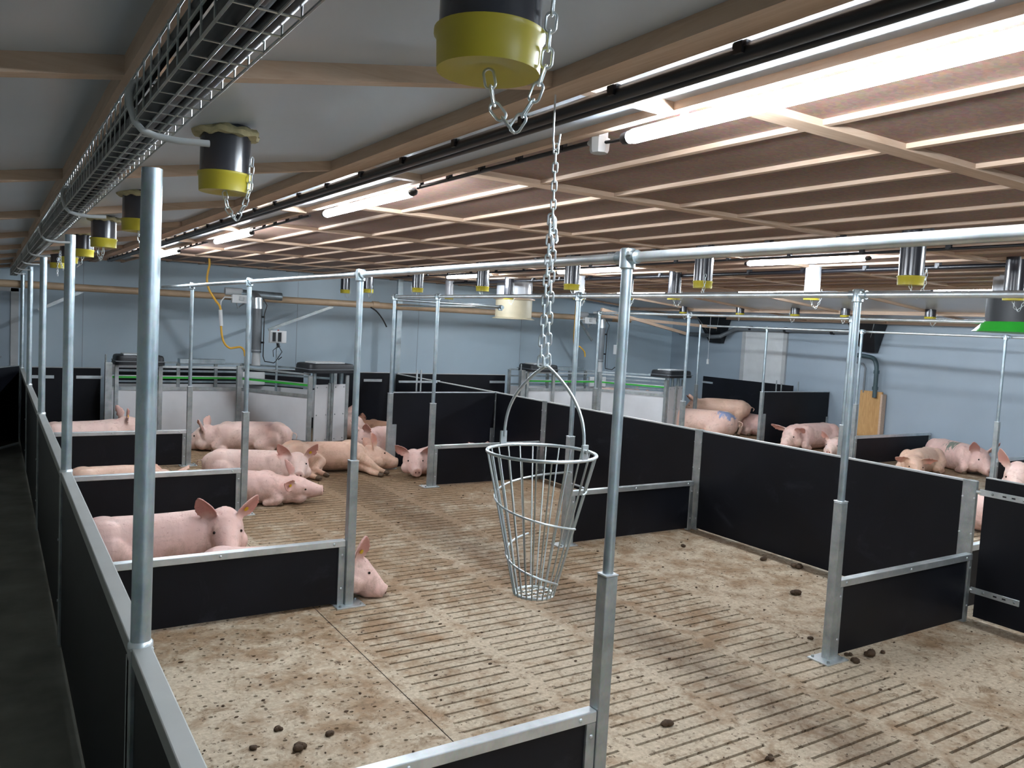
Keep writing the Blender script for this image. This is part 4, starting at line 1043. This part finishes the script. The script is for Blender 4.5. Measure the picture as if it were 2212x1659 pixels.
make_pig('pig resting before the white station with its snout pointing left', 2.98, 11.35, 160, 'sternal', (1, -.12, -.25), hpos=(.43, 0, .17), s=1.12, vox=.013, ear=(.7, .7, -.2), mat=M['pigB'])
make_pig('pig rump beside the right hood leg of the left feeding station', 4.9, 12.45, 80, 'sternal', s=1.0, vox=.015, mat=M['pigB'])
make_pig('brownish soiled pig lying against the far end of the black wall', 5.38, 12.2, 120, 'side', s=.95, zs=.8, vox=.015, mat=M['pigD'])
make_pig('greyish pink pig behind the snout of the long tan pig', 4.98, 10.75, 175, 'sternal', (1, .3, -.35), s=1.05, vox=.014, mat=M['pigA'])
make_pig('pig looking out between the low partition and the tall divider, ears spread', 4.98, 9.08, 180, 'sternal', toward(180, -.25, -.93, -.20), hpos=(.56, .08, .20), s=1.0, vox=.011, ear=(.8, .95, .1), mat=M['pigA'])
make_pig('small piece of a pig back right of the one looking out behind the divider', 5.68, 9.02, 90, 'sternal', (1, 0, -.9), s=.92, vox=.014, mat=M['pigA'])
make_pig('pig back with a yellow ear tag at the left feeding station gate', 1.08, 11.85, 8, 'sternal', (1, .1, .25), hpos=(.42, 0, .26), s=1.06, vox=.014, ear=(1, .5, -.1), tags=('R',), mat=M['pigB'])
make_pig('pig of which only a thin strip of back shows over the second low partition', 1.12, 8.75, 4, 'sternal', (.5, .6, -.6), hpos=(.36, .05, .15), s=1.0, zs=.93, vox=.014, mat=M['pigC'])
make_pig('big rounded pig standing behind the others in the far right pens', 12.35, 11.35, 128, 'stand', (1, 0, -.5), s=1.08, zs=.92, vox=.015, mat=M['pigC'], fat=1.2)
make_pig('pig with a blue paint mark on its rump in the far right pens', 11.6, 11.2, 128, 'sternal', s=1.38, vox=.015, mat=M['pigBlue'])
make_pig('pink pig between the blue marked pig and the thin post', 12.95, 10.7, -84, 'sternal', (1, -.1, -.2), s=1.15, vox=.015, mat=M['pigA'])
make_pig('large pig lying before the tall dark divider in the far right pens', 12.55, 9.3, 180, 'sternal', (1, .15, -.45), s=1.25, vox=.014, mat=M['pigA'], ear=(.5, .8, .3))
make_pig('pig head and shoulder left of the twin thin posts', 12.25, 8.35, 186, 'sternal', (1, .2, -.1), s=1.0, vox=.014, mat=M['pigB'])
make_pig('curled pig lying behind the black wall in front of the green marked pig', 12.05, 6.95, 186, 'sternal', (.7, .6, -.4), hpos=(.40, .09, .17), s=1.05, vox=.013, mat=M['pigC'], ear=(.3, .9, .2))
make_pig('pig with a green paint mark lying by the side wall', 13.1, 6.95, -112, 'sternal', (1, -.1, -.3), s=1.12, zs=1.1, vox=.013, mat=M['pigGreen'])
make_pig('pale pig with one raised ear behind the gate at the right edge', 11.7, 5.2, 184, 'sternal', (1, .25, -.45), hpos=(.44, .03, .27), s=1.18, zs=1.1, vox=.012, mat=M['pigB'], ear=(1, .4, -.2))
make_pig('pink pig flank seen through the gap beside the right gate', 8.95, 4.42, 85, 'side', s=1.1, vox=.014, mat=M['pigA'])
make_pig('pig back inside the right feeding station', 10.85, 12.72, 0, 'stand', (1, 0, -.7), s=1.10, zs=1.02, vox=.016, mat=M['pigB'])
make_pig('pig lying in front of the right feeding station, mostly hidden by the long wall', 9.6, 10.85, 0, 'sternal', (1, 0, -.8), s=.86, vox=.016, mat=M['pigA'])
